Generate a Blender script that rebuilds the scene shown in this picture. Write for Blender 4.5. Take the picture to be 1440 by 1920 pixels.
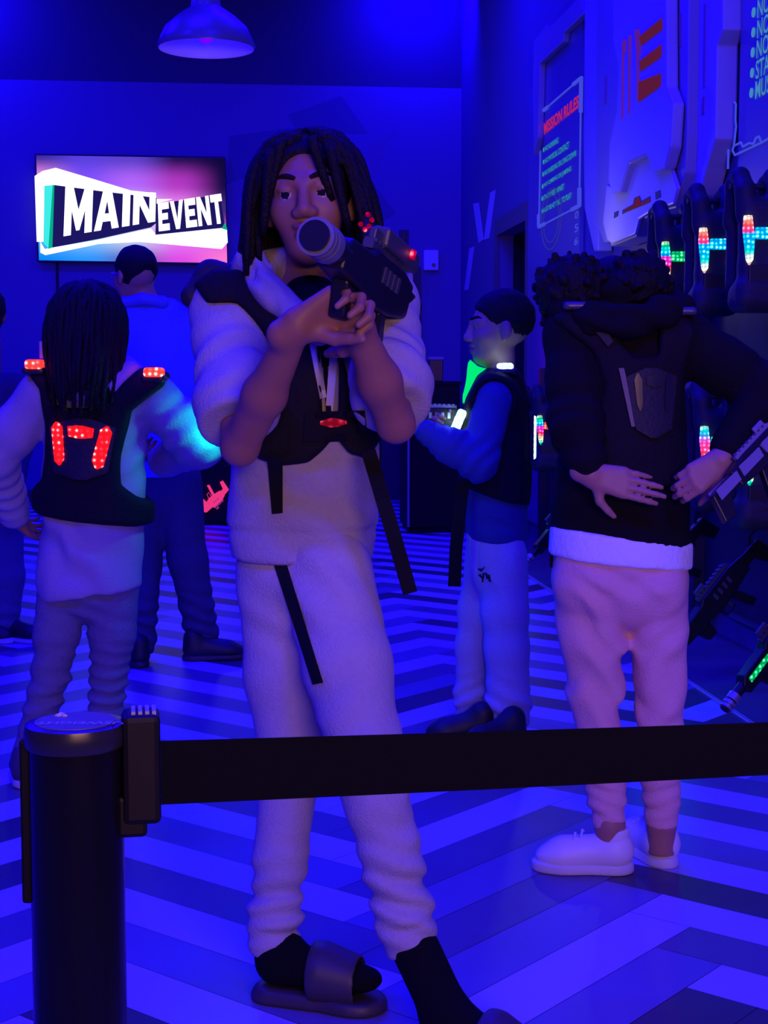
import bpy, bmesh, math, random
import numpy as np
from mathutils import Vector, Matrix
from mathutils.bvhtree import BVHTree

for o in list(bpy.data.objects):
    bpy.data.objects.remove(o)
S = bpy.context.scene
COL = S.collection
random.seed(7)
RNG = np.random.RandomState(11)

# ------------------------------------------------------------------ camera
F_PX, CAM_H = 2850.0, 1.20
YAW, PITCH = math.radians(5.8), math.radians(5.03)
CAM = np.array([0.0, 0.0, CAM_H])
FH = np.array([math.sin(YAW), math.cos(YAW), 0.0])
RT = np.array([math.cos(YAW), -math.sin(YAW), 0.0])
UPW = np.array([0.0, 0.0, 1.0])
FWD = math.cos(PITCH) * FH - math.sin(PITCH) * UPW
UPC = math.sin(PITCH) * FH + math.cos(PITCH) * UPW
cam_data = bpy.data.cameras.new('camera')
cam_data.sensor_fit = 'VERTICAL'
cam_data.sensor_height = 24.0
cam_data.lens = 24.0 * F_PX / 1920.0
cam_data.clip_start = 0.05
cam = bpy.data.objects.new('camera', cam_data)
COL.objects.link(cam)
cam.matrix_world = Matrix((( *[RT[0], UPC[0], -FWD[0], 0.0],), (RT[1], UPC[1], -FWD[1], 0.0),
                           (RT[2], UPC[2], -FWD[2], CAM_H), (0, 0, 0, 1)))
S.camera = cam

# ------------------------------------------------------------------ view, world, lights
S.view_settings.view_transform = 'Standard'
S.view_settings.look = 'None'
S.view_settings.gamma = 1.0
S.view_settings.exposure = 0.0
S.view_settings.use_curve_mapping = False
S.cycles.use_denoising = True
S.cycles.max_bounces = 6
S.cycles.diffuse_bounces = 3
S.cycles.sample_clamp_indirect = 4.0
world = bpy.data.worlds.new('world')
S.world = world
world.use_nodes = True
world.node_tree.nodes['Background'].inputs[0].default_value = (0.0, 0.0, 0.02, 1)
world.node_tree.nodes['Background'].inputs[1].default_value = 0.2

BLUE = (0.007, 0.0, 1.0)
WARM = (1.0, 0.47, 0.36)


def area(name, loc, target, size, power, color, size_y=None, spread=None):
    l = bpy.data.lights.new(name, 'AREA')
    l.shape = 'RECTANGLE'
    l.size = size
    l.size_y = size_y or size
    l.energy = power
    l.color = color
    if spread:
        l.spread = math.radians(spread)
    o = bpy.data.objects.new(name, l)
    COL.objects.link(o)
    o.location = loc
    d = Vector(target) - Vector(loc)
    o.rotation_euler = d.to_track_quat('-Z', 'Y').to_euler()
    return o


def point(name, loc, power, color, r=0.03):
    l = bpy.data.lights.new(name, 'POINT')
    l.energy = power
    l.color = color
    l.shadow_soft_size = r
    o = bpy.data.objects.new(name, l)
    COL.objects.link(o)
    o.location = loc
    return o


# blue flood fixtures along the ceiling of the hall
for (x, y, p) in ((-2.6, 4.2, 185), (0.6, 3.4, 165), (-2.6, 8.0, 215), (0.9, 7.4, 185), (-2.4, 12.0, 170), (0.9, 11.6, 165), (-0.6, 5.8, 150)):
    area('ceiling_flood', (x, y, 4.95), (x, y, 0), 1.2, p, BLUE, 0.35)
# floods over the entrance, tilted into the hall
for (x, y) in ((-2.0, 0.2), (1.3, -0.4)):
    area('ceiling_flood', (x, y, 4.4), (x * 0.4 + 0.2, 4.2, 0.6), 1.0, 190, BLUE, 0.3)
# wall washers near the back wall corners
area('wall_washer', (-2.7, 14.3, 4.95), (-2.5, 15.3, 4.4), 0.6, 95, BLUE, 0.2)
area('wall_washer', (1.75, 14.3, 4.95), (2.1, 15.4, 4.3), 0.5, 80, BLUE, 0.2)
area('wall_washer', (1.75, 8.6, 4.95), (2.5, 8.6, 3.2), 2.6, 70, BLUE, 0.2)
# warm light falling in from the lobby behind the camera
area('lobby_light', (0.7, -1.5, 1.65), (0.5, 4.0, 1.15), 1.8, 18, WARM, 0.7, 95)

# ------------------------------------------------------------------ projection helpers (pixel of the photograph -> place in the room)
def ray(px, py):
    return FWD + (px - 720.0) / F_PX * RT - (py - 960.0) / F_PX * UPC


def J(px, py, D):
    r = ray(px, py)
    return CAM + r * (D / float(r @ FH))


def on_z(px, py, z=0.0):
    r = ray(px, py)
    return CAM + r * ((z - CAM_H) / r[2])


def on_x(px, py, x):
    r = ray(px, py)
    return CAM + r * (x / r[0])


def on_y(px, py, y):
    r = ray(px, py)
    return CAM + r * (y / r[1])


def nrm(v):
    v = np.asarray(v, float)
    return v / (np.linalg.norm(v) + 1e-12)


# ------------------------------------------------------------------ materials
MATS = {}


def mat(name, color, rough=0.7, metal=0.0, noise=0.0, nscale=40.0, bump=0.0, bscale=60.0, spec=0.5, sheen=0.0, coat=0.0):
    if name in MATS:
        return MATS[name]
    m = bpy.data.materials.new(name)
    m.use_nodes = True
    nt = m.node_tree
    b = nt.nodes['Principled BSDF']
    b.inputs['Base Color'].default_value = (*color, 1)
    b.inputs['Roughness'].default_value = rough
    b.inputs['Metallic'].default_value = metal
    b.inputs['Specular IOR Level'].default_value = spec
    if sheen:
        b.inputs['Sheen Weight'].default_value = sheen
    if coat:
        b.inputs['Coat Weight'].default_value = coat
    tc = nt.nodes.new('ShaderNodeTexCoord')
    if noise:
        n = nt.nodes.new('ShaderNodeTexNoise')
        n.inputs['Scale'].default_value = nscale
        n.inputs['Detail'].default_value = 4
        nt.links.new(tc.outputs['Object'], n.inputs['Vector'])
        mx = nt.nodes.new('ShaderNodeMix')
        mx.data_type = 'RGBA'
        mx.inputs[6].default_value = (*[c * (1 - noise) for c in color], 1)
        mx.inputs[7].default_value = (*[min(1, c * (1 + noise)) for c in color], 1)
        nt.links.new(n.outputs['Fac'], mx.inputs[0])
        nt.links.new(mx.outputs[2], b.inputs['Base Color'])
    if bump:
        n2 = nt.nodes.new('ShaderNodeTexNoise')
        n2.inputs['Scale'].default_value = bscale
        n2.inputs['Detail'].default_value = 3
        nt.links.new(tc.outputs['Object'], n2.inputs['Vector'])
        bp = nt.nodes.new('ShaderNodeBump')
        bp.inputs['Strength'].default_value = bump
        bp.inputs['Distance'].default_value = 0.02
        nt.links.new(n2.outputs['Fac'], bp.inputs['Height'])
        nt.links.new(bp.outputs['Normal'], b.inputs['Normal'])
    MATS[name] = m
    return m


def glow(name, color, strength=1.0):
    if name in MATS:
        return MATS[name]
    m = bpy.data.materials.new(name)
    m.use_nodes = True
    nt = m.node_tree
    nt.nodes.remove(nt.nodes['Principled BSDF'])
    e = nt.nodes.new('ShaderNodeEmission')
    e.inputs[0].default_value = (*color, 1)
    e.inputs[1].default_value = strength
    nt.links.new(e.outputs[0], nt.nodes['Material Output'].inputs[0])
    MATS[name] = m
    return m


def led(name, stops, strength=3.0, scale=58.0, band=None):
    """LED patch: bright dots over a dimmer diffuser; several stops make bands of colour running down the strip."""
    if name in MATS:
        return MATS[name]
    m = bpy.data.materials.new(name)
    m.use_nodes = True
    nt = m.node_tree
    nt.nodes.remove(nt.nodes['Principled BSDF'])
    tc = nt.nodes.new('ShaderNodeTexCoord')
    v = nt.nodes.new('ShaderNodeTexVoronoi')
    v.inputs['Scale'].default_value = scale
    v.inputs['Randomness'].default_value = 0.35
    mp = nt.nodes.new('ShaderNodeMapping')
    mp.inputs['Scale'].default_value = (1, 0, 1)
    nt.links.new(tc.outputs['Object'], mp.inputs['Vector'])
    nt.links.new(mp.outputs[0], v.inputs['Vector'])
    mr = nt.nodes.new('ShaderNodeMapRange')
    mr.inputs['From Min'].default_value = 0.50
    mr.inputs['From Max'].default_value = 0.10
    mr.inputs['To Min'].default_value = 0.30
    mr.inputs['To Max'].default_value = 1.5
    nt.links.new(v.outputs['Distance'], mr.inputs['Value'])
    e = nt.nodes.new('ShaderNodeEmission')
    hot = nt.nodes.new('ShaderNodeMapRange')
    hot.inputs['From Min'].default_value = 0.30
    hot.inputs['From Max'].default_value = 0.05
    hot.inputs['To Max'].default_value = 0.5
    nt.links.new(v.outputs['Distance'], hot.inputs['Value'])
    core = nt.nodes.new('ShaderNodeMix')
    core.data_type = 'RGBA'
    core.inputs[7].default_value = (0.9, 0.55, 0.5, 1) if stops[0][0] > 0.8 else (0.6, 0.8, 0.8, 1)
    nt.links.new(hot.outputs[0], core.inputs[0])
    nt.links.new(core.outputs[2], e.inputs[0])
    if len(stops) == 1:
        core.inputs[6].default_value = (*stops[0], 1)
    else:
        sp = nt.nodes.new('ShaderNodeSeparateXYZ')
        nt.links.new(tc.outputs['Object'], sp.inputs[0])
        ma = nt.nodes.new('ShaderNodeMath')
        ma.operation = 'MULTIPLY'
        ma.inputs[1].default_value = 1.0 / (band or 0.16)
        nt.links.new(sp.outputs['Z'], ma.inputs[0])
        fr = nt.nodes.new('ShaderNodeMath')
        fr.operation = 'FRACT'
        nt.links.new(ma.outputs[0], fr.inputs[0])
        cr = nt.nodes.new('ShaderNodeValToRGB')
        while len(cr.color_ramp.elements) < len(stops):
            cr.color_ramp.elements.new(0.5)
        for i, s in enumerate(stops):
            cr.color_ramp.elements[i].position = i / len(stops)
            cr.color_ramp.elements[i].color = (*s, 1)
        nt.links.new(fr.outputs[0], cr.inputs[0])
        nt.links.new(cr.outputs[0], core.inputs[6])
    mu = nt.nodes.new('ShaderNodeMath')
    mu.operation = 'MULTIPLY'
    mu.inputs[1].default_value = strength
    nt.links.new(mr.outputs[0], mu.inputs[0])
    nt.links.new(mu.outputs[0], e.inputs[1])
    nt.links.new(e.outputs[0], nt.nodes['Material Output'].inputs[0])
    MATS[name] = m
    return m


# ------------------------------------------------------------------ objects
BASE = {}


def tag(o, label=None, cat=None, group=None, kind=None):
    if label: o['label'] = label
    if cat: o['category'] = cat
    if group: o['group'] = group
    if kind: o['kind'] = kind
    return o


def thing(name, base, label, cat, group=None):
    o = bpy.data.objects.new(name, None)
    o.empty_display_size = 0.1
    COL.objects.link(o)
    o.location = tuple(float(c) for c in base)
    BASE[o.name] = np.asarray(base, float)
    return tag(o, label, cat, group)


def mk(name, V, Fc, mats, parent=None, base=None, smooth=True, midx=None, label=None, kind=None, bevel=0.0):
    """Link ONE mesh object; V are world coordinates, stored relative to the thing's base."""
    V = np.asarray(V, float).reshape(-1, 3)
    if parent is not None:
        b = BASE[parent.name]
    else:
        b = np.zeros(3) if base is None else np.asarray(base, float)
    me = bpy.data.meshes.new(name)
    if isinstance(Fc, np.ndarray):
        k = Fc.shape[1]
        me.vertices.add(len(V))
        me.vertices.foreach_set('co', (V - b).astype(np.float32).ravel())
        me.loops.add(Fc.size)
        me.loops.foreach_set('vertex_index', Fc.astype(np.int32).ravel())
        me.polygons.add(len(Fc))
        me.polygons.foreach_set('loop_start', np.arange(0, Fc.size, k, dtype=np.int32))
        me.update(calc_edges=True)
    else:
        me.from_pydata([tuple(v) for v in (V - b)], [], [tuple(f) for f in Fc])
    me.polygons.foreach_set('use_smooth', [bool(smooth)] * len(me.polygons))
    for m in (mats if isinstance(mats, (list, tuple)) else [mats]):
        me.materials.append(m)
    if midx is not None:
        me.polygons.foreach_set('material_index', np.asarray(midx, dtype=np.int32))
    me.update()
    o = bpy.data.objects.new(name, me)
    COL.objects.link(o)
    if parent is not None:
        o.parent = parent
        BASE[o.name] = b
    else:
        o.location = tuple(float(c) for c in b)
        BASE[o.name] = b
    if bevel:
        md = o.modifiers.new('bevel', 'BEVEL')
        md.width = bevel
        md.segments = 2
        md.limit_method = 'ANGLE'
    if label: o['label'] = label
    if kind: o['kind'] = kind
    return o


class MB:
    """collects shapes into one mesh"""
    def __init__(self):
        self.v, self.f = [], []

    def add(self, V, Fc):
        n = len(self.v)
        self.v.extend([tuple(float(c) for c in p) for p in V])
        self.f.extend([tuple(int(i) + n for i in f) for f in Fc])
        return self

    def box(self, c, h, ax=None):
        c = np.asarray(c, float)
        A = np.eye(3) if ax is None else np.asarray(ax, float)
        V = [c + A[0] * h[0] * sx + A[1] * h[1] * sy + A[2] * h[2] * sz for sx in (-1, 1) for sy in (-1, 1) for sz in (-1, 1)]
        return self.add(V, [(0, 1, 3, 2), (4, 6, 7, 5), (0, 4, 5, 1), (2, 3, 7, 6), (0, 2, 6, 4), (1, 5, 7, 3)])

    def tube(self, pts, radii, n=10, caps=True):
        pts = [np.asarray(p, float) for p in pts]
        if not hasattr(radii, '__len__'):
            radii = [radii] * len(pts)
        V, Fc = [], []
        up = None
        for i, p in enumerate(pts):
            t = nrm(pts[min(i + 1, len(pts) - 1)] - pts[max(i - 1, 0)])
            if up is None:
                a = np.array([0, 0, 1.0]) if abs(t[2]) < 0.9 else np.array([1.0, 0, 0])
                up = nrm(np.cross(np.cross(t, a), t))
            else:
                up = nrm(up - t * (up @ t))
            s = np.cross(t, up)
            for k in range(n):
                a = 2 * math.pi * k / n
                V.append(p + (up * math.cos(a) + s * math.sin(a)) * radii[i])
        for i in range(len(pts) - 1):
            for k in range(n):
                k2 = (k + 1) % n
                Fc.append((i * n + k, i * n + k2, (i + 1) * n + k2, (i + 1) * n + k))
        if caps:
            Fc.append(tuple(reversed(range(n))))
            Fc.append(tuple((len(pts) - 1) * n + k for k in range(n)))
        return self.add(V, Fc)

    def lathe(self, c, prof, n=40, axis=None):
        """profile of (radius, height) about the vertical through c"""
        c = np.asarray(c, float)
        V, Fc = [], []
        for (r, z) in prof:
            for k in range(n):
                a = 2 * math.pi * k / n
                V.append(c + np.array([r * math.cos(a), r * math.sin(a), z]))
        for i in range(len(prof) - 1):
            for k in range(n):
                k2 = (k + 1) % n
                Fc.append((i * n + k, i * n + k2, (i + 1) * n + k2, (i + 1) * n + k))
        Fc.append(tuple(reversed(range(n))))
        Fc.append(tuple((len(prof) - 1) * n + k for k in range(n)))
        return self.add(V, Fc)

    def prism(self, pts, d):
        """closed outline (3D points) pushed along d"""
        pts = [np.asarray(p, float) for p in pts]
        d = np.asarray(d, float)
        n = len(pts)
        V = pts + [p + d for p in pts]
        Fc = [tuple(range(n)), tuple(reversed(range(n, 2 * n)))]
        for i in range(n):
            j = (i + 1) % n
            Fc.append((i, i + n, j + n, j))
        return self.add(V, Fc)

    def build(self, name, m, parent=None, base=None, smooth=False, bevel=0.0, label=None, kind=None):
        o = mk(name, self.v, self.f, m, parent, base, smooth, label=label, kind=kind, bevel=bevel)
        bm = bmesh.new()
        bm.from_mesh(o.data)
        bmesh.ops.recalc_face_normals(bm, faces=bm.faces)
        bm.to_mesh(o.data)
        bm.free()
        if smooth:
            o.data.set_sharp_from_angle(angle=math.radians(38))
        return o


def text_geo(s, bold=0.0, align='LEFT'):
    """letters as flat triangles/ngons in the XY plane; returns vertices and faces"""
    cu = bpy.data.curves.new('lettering', 'FONT')
    cu.body = s
    cu.offset = bold
    cu.align_x = align
    cu.resolution_u = 3
    o = bpy.data.objects.new('lettering', cu)
    COL.objects.link(o)
    dg = bpy.context.evaluated_depsgraph_get()
    me = bpy.data.meshes.new_from_object(o.evaluated_get(dg))
    V = np.array([v.co[:] for v in me.vertices])
    Fc = [tuple(p.vertices) for p in me.polygons]
    bpy.data.objects.remove(o)
    bpy.data.curves.remove(cu)
    bpy.data.meshes.remove(me)
    return V, Fc


def words_of(V, Fc):
    """split a line of lettering into its words by the wide gaps"""
    iv = sorted((min(V[i][0] for i in f), max(V[i][0] for i in f), k) for k, f in enumerate(Fc))
    out, end = [], -1e9
    for a, b, k in iv:
        if a - end > 0.16:
            out.append([])
        out[-1].append(k)
        end = max(end, b)
    res = []
    for g in out:
        ids = sorted({i for k in g for i in Fc[k]})
        mp = {i: n for n, i in enumerate(ids)}
        res.append((ids, [tuple(mp[i] for i in Fc[k]) for k in g]))
    return res


def warp_text(s, quad, bold=0.0, off=None):
    """letters stretched over four corners (top left, top right, bottom right, bottom left) given in 3D"""
    V, Fc = text_geo(s, bold)
    lo, hi = V.min(0), V.max(0)
    u = ((V[:, 0] - lo[0]) / (hi[0] - lo[0]))[:, None]
    v = ((V[:, 1] - lo[1]) / (hi[1] - lo[1]))[:, None]
    tl, tr, br, bl = [np.asarray(q, float) for q in quad]
    P = (bl * (1 - u) + br * u) * (1 - v) + (tl * (1 - u) + tr * u) * v
    if off is not None:
        P = P + np.asarray(off, float)
    return P, Fc


# ------------------------------------------------------------------ soft shapes: signed distance fields turned into one smooth skin
def smin(a, b, k):
    if k <= 1e-6:
        return np.minimum(a, b)
    h = np.clip(0.5 + 0.5 * (b - a) / k, 0, 1)
    return b * (1 - h) + a * h - k * h * (1 - h)


def smax(a, b, k):
    return -smin(-a, -b, k)


def cap(a, b, ra, rb=None):
    a, b = np.asarray(a, float), np.asarray(b, float)
    rb = ra if rb is None else rb
    ab = b - a
    L = float(ab @ ab) + 1e-12

    def f(P):
        t = np.clip(((P - a) @ ab) / L, 0, 1)
        return np.linalg.norm(P - a - t[:, None] * ab, axis=1) - (ra + (rb - ra) * t)
    return f


def flat(f0, c, n, s):
    """flatten a shape about c along n by s (>1 is thinner)"""
    c, n = np.asarray(c, float), nrm(n)

    def f(P):
        q = (P - c) @ n
        return f0(P + (q * (s - 1))[:, None] * n) / (1 + (s - 1) * 0.6)
    return f


def ell(c, r, ax=None):
    c, r = np.asarray(c, float), np.asarray(r, float)
    A = np.eye(3) if ax is None else np.asarray(ax, float)

    def f(P):
        q = (P - c) @ A.T
        k0 = np.linalg.norm(q / r, axis=1)
        k1 = np.linalg.norm(q / (r * r), axis=1) + 1e-9
        return np.where(k0 < 1e-3, -r.min(), k0 * (k0 - 1) / k1)
    return f


def rbox(c, h, rad, ax=None):
    c, h = np.asarray(c, float), np.asarray(h, float) - rad
    A = np.eye(3) if ax is None else np.asarray(ax, float)

    def f(P):
        q = np.abs((P - c) @ A.T) - h
        return np.linalg.norm(np.maximum(q, 0), axis=1) + np.minimum(q.max(1), 0) - rad
    return f


def plane(p, n):
    """negative on the side n points away from"""
    p, n = np.asarray(p, float), nrm(n)
    return lambda P: (P - p) @ n


def poly2(pts, ex, ez):
    """outline swept along the third axis; exact distance in its own plane"""
    pts = np.asarray(pts, float)
    ex, ez = nrm(ex), nrm(ez)
    A = np.stack([pts @ ex, pts @ ez], 1)
    B = np.roll(A, -1, 0)

    def f(P):
        q = np.stack([P @ ex, P @ ez], 1)
        d = np.full(len(P), 1e9)
        ins = np.zeros(len(P), bool)
        for a, b in zip(A, B):
            e = b - a
            w = q - a
            t = np.clip((w @ e) / (e @ e + 1e-12), 0, 1)
            d = np.minimum(d, np.linalg.norm(w - t[:, None] * e, axis=1))
            c1 = (a[1] > q[:, 1]) != (b[1] > q[:, 1])
            xi = (b[0] - a[0]) * (q[:, 1] - a[1]) / (b[1] - a[1] + 1e-15) + a[0]
            ins ^= c1 & (q[:, 0] < xi)
        return np.where(ins, -d, d)
    return f


class U:
    """smooth union of many shapes (far ones are skipped)"""
    def __init__(self, *items):
        self.i = []
        for it in items:
            self.add(it)

    def add(self, it, k=0.02):
        if isinstance(it, list):
            for j in it: self.add(j, k)
        elif isinstance(it, tuple):
            self.i.append(it)
        else:
            self.i.append((it, k))
        return self

    def chain(self, pts, radii, k=0.02):
        for a, b, ra, rb in zip(pts[:-1], pts[1:], radii[:-1], radii[1:]):
            self.add(cap(a, b, ra, rb), k)
        return self

    def __call__(self, P):
        c = (P.min(0) + P.max(0)) / 2
        R = float(np.linalg.norm(P.max(0) - P.min(0))) / 2
        dc = [float(f(c[None])[0]) for f, k in self.i]
        m = min(dc)
        d = None
        for (f, k), q in zip(self.i, dc):
            if q > m + 2 * R + k + 0.02:
                continue
            e = f(P)
            d = e if d is None else smin(d, e, k)
        return d


def folds(f0, lst, seed=0, grain=0.0, gl=0.07):
    """cloth folds: ripples around places where the cloth bunches, and a soft all-over unevenness"""
    r = np.random.RandomState(seed)
    ph = r.rand(8) * 6.28
    dirs = [nrm(r.randn(3)) for _ in range(4)]

    def f(P):
        d = f0(P)
        w = sum(np.sin(P @ dirs[i] * 6.28 / (gl * (1 + 0.5 * i)) + ph[i]) for i in range(4)) / 4
        if grain:
            d = d - grain * w
        for (c, rad, dr, lam, amp) in lst:
            q = P - np.asarray(c, float)
            g = np.exp(-(q * q).sum(1) / (rad * rad))
            d = d - amp * g * np.sin(q @ nrm(dr) * 6.28 / lam + 2.6 * w + ph[4])
        return d
    return f


def skin_of(f, lo, hi, h, smooth_it=1):
    """surface nets on a sparse grid: one closed skin of quads"""
    lo, hi = np.asarray(lo, float), np.asarray(hi, float)
    B = 12
    nb = np.maximum(1, np.ceil((hi - lo) / (h * B)).astype(int))
    n = nb * B + 1
    D = np.full(n, 1.0, np.float32)
    bi = np.stack(np.meshgrid(*[np.arange(k) for k in nb], indexing='ij'), -1).reshape(-1, 3)
    cen = lo + (bi + 0.5) * B * h
    dc = np.concatenate([f(cen[i:i + 20000]) for i in range(0, len(cen), 20000)])
    half = 0.5 * B * h * 1.7321
    g = np.stack(np.meshgrid(*[np.arange(B + 1)] * 3, indexing='ij'), -1).reshape(-1, 3)
    for b, d in zip(bi, dc):
        i0 = b * B
        sl = tuple(slice(i0[k], i0[k] + B + 1) for k in range(3))
        if abs(d) > half * 1.35 + 0.012:
            if d < 0:
                D[sl] = -1.0
            continue
        D[sl] = f(lo + (g + i0) * h).reshape(B + 1, B + 1, B + 1)
    D[0] = D[-1] = 1.0
    D[:, 0] = D[:, -1] = 1.0
    D[:, :, 0] = D[:, :, -1] = 1.0
    ins = D < 0
    c8 = [(i, j, k) for i in (0, 1) for j in (0, 1) for k in (0, 1)]
    m = tuple(s - 1 for s in n)
    cnt = np.zeros(m, np.int8)
    for (i, j, k) in c8:
        cnt += ins[i:i + m[0], j:j + m[1], k:k + m[2]]
    act = (cnt > 0) & (cnt < 8)
    idx = np.full(m, -1, np.int32)
    cells = np.argwhere(act)
    idx[act] = np.arange(len(cells))
    vals = {c: D[cells[:, 0] + c[0], cells[:, 1] + c[1], cells[:, 2] + c[2]] for c in c8}
    acc = np.zeros((len(cells), 3))
    ne = np.zeros(len(cells))
    for a in c8:
        for ax in range(3):
            if a[ax] == 0:
                b = tuple(1 if q == ax else a[q] for q in range(3))
                va, vb = vals[a], vals[b]
                cr = (va < 0) != (vb < 0)
                t = np.where(cr, va / np.where(cr, va - vb, 1), 0)
                p = np.tile(np.array(a, float), (len(cells), 1))
                p[:, ax] += t
                acc += p * cr[:, None]
                ne += cr
    V = lo + (cells + acc / ne[:, None]) * h
    quads = []
    for ax in range(3):
        u, w = (ax + 1) % 3, (ax + 2) % 3
        s0 = [slice(None)] * 3
        s1 = [slice(None)] * 3
        s0[ax] = slice(0, -1)
        s1[ax] = slice(1, None)
        a, b = ins[tuple(s0)], ins[tuple(s1)]
        e = np.argwhere(a != b)
        e = e[(e[:, u] > 0) & (e[:, w] > 0) & (e[:, u] < m[u]) & (e[:, w] < m[w])]
        fl = a[e[:, 0], e[:, 1], e[:, 2]]
        q = []
        for (du, dw) in ((-1, -1), (0, -1), (0, 0), (-1, 0)):
            cc = e.copy()
            cc[:, u] += du
            cc[:, w] += dw
            q.append(idx[cc[:, 0], cc[:, 1], cc[:, 2]])
        q = np.stack(q, 1)
        q[~fl] = q[~fl][:, ::-1]
        quads.append(q)
    Q = np.concatenate(quads)
    Q = Q[(Q >= 0).all(1)]
    for _ in range(smooth_it):
        s = np.zeros_like(V)
        k = np.zeros(len(V))
        for i in range(4):
            a, b = Q[:, i], Q[:, (i + 1) % 4]
            for c in range(3):
                s[:, c] += np.bincount(a, V[b, c], len(V)) + np.bincount(b, V[a, c], len(V))
            k += np.bincount(a, minlength=len(V)) + np.bincount(b, minlength=len(V))
        V = V * 0.45 + 0.55 * s / np.maximum(k, 1)[:, None]
    return V, Q


def soft(name, f, lo, hi, h, mats, parent=None, base=None, matfn=None, it=2, label=None):
    V, Q = skin_of(f, lo, hi, h, it)
    mi = None
    if matfn is not None:
        mi = matfn(V[Q].mean(1))
    return mk(name, V, Q, mats, parent, base, True, mi, label)


def bvh_of(*objs):
    V, Fc = [], []
    for o in objs:
        n = len(V)
        b = BASE[o.name]
        co = np.empty(len(o.data.vertices) * 3)
        o.data.vertices.foreach_get('co', co)
        co = co.reshape(-1, 3) + b
        V.extend(map(tuple, co))
        Fc.extend(tuple(i + n for i in p.vertices) for p in o.data.polygons)
    return BVHTree.FromPolygons(V, Fc)


def patch(name, quad, bvh, m, parent, th=0.006, nx=6, ny=10, lift=0.002, depth=None, label=None, rnd=0.0):
    """a thin strip or badge sewn onto a surface: four corners seen from the front, laid down onto the cloth"""
    tl, tr, br, bl = [np.asarray(q, float) for q in quad]
    P, ok = [], []
    last = None
    for j in range(ny + 1):
        v = j / ny
        for i in range(nx + 1):
            u = i / nx
            uu = u
            if rnd:
                e = max(0.0, abs(v - 0.5) * 2 - (1 - rnd)) / rnd
                uu = 0.5 + (u - 0.5) * math.sqrt(max(0.05, 1 - e * e))
            q = (tl * (1 - uu) + tr * uu) * (1 - v) + (bl * (1 - uu) + br * uu) * v
            r = ray(*q)
            hit = bvh.ray_cast(Vector(CAM), Vector(nrm(r)))
            P.append((r, None if hit[0] is None else np.array(hit[0])))
    ds = [float((h - CAM) @ FH) for r, h in P if h is not None]
    md = float(np.median(ds)) if ds else (depth or 3.0)
    V = []
    for r, h in P:
        D = md if h is None else float((h - CAM) @ FH)
        D = min(max(D, md - 0.08), md + 0.05) - lift
        V.append(CAM + r * (D / float(r @ FH)))
    n = (nx + 1) * (ny + 1)
    top = [p - nrm(p - CAM) * th for p in V]
    bot = [p + nrm(p - CAM) * th for p in V]
    Fc = []
    w = nx + 1
    for j in range(ny):
        for i in range(nx):
            a = j * w + i
            Fc.append((a, a + w, a + w + 1, a + 1))
            Fc.append((n + a, n + a + 1, n + a + w + 1, n + a + w))
    rim = [i for i in range(w)] + [j * w + nx for j in range(1, ny + 1)] + [ny * w + i for i in range(nx - 1, -1, -1)] + [j * w for j in range(ny - 1, 0, -1)]
    for a, b in zip(rim, rim[1:] + rim[:1]):
        Fc.append((a, b, b + n, a + n))
    mb = MB()
    mb.add(top + bot, Fc)
    return mb.build(name, m, parent, smooth=True, label=label)

# ------------------------------------------------------------------ the setting
XR, YB, XL, YF, ZC = 2.285, 15.0, -5.2, -4.5, 5.2
CURB = 1.80
M_light = mat('plank_light', (0.42, 0.36, 0.70), 0.38, noise=0.06, nscale=6, spec=0.18)
M_mid = mat('plank_mid', (0.17, 0.15, 0.28), 0.38, noise=0.08, nscale=6, spec=0.18)
M_slate = mat('plank_slate', (0.12, 0.11, 0.18), 0.38, noise=0.08, nscale=6, spec=0.18)
M_dark = mat('plank_dark', (0.06, 0.055, 0.085), 0.36, noise=0.08, nscale=6, spec=0.18)


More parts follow.
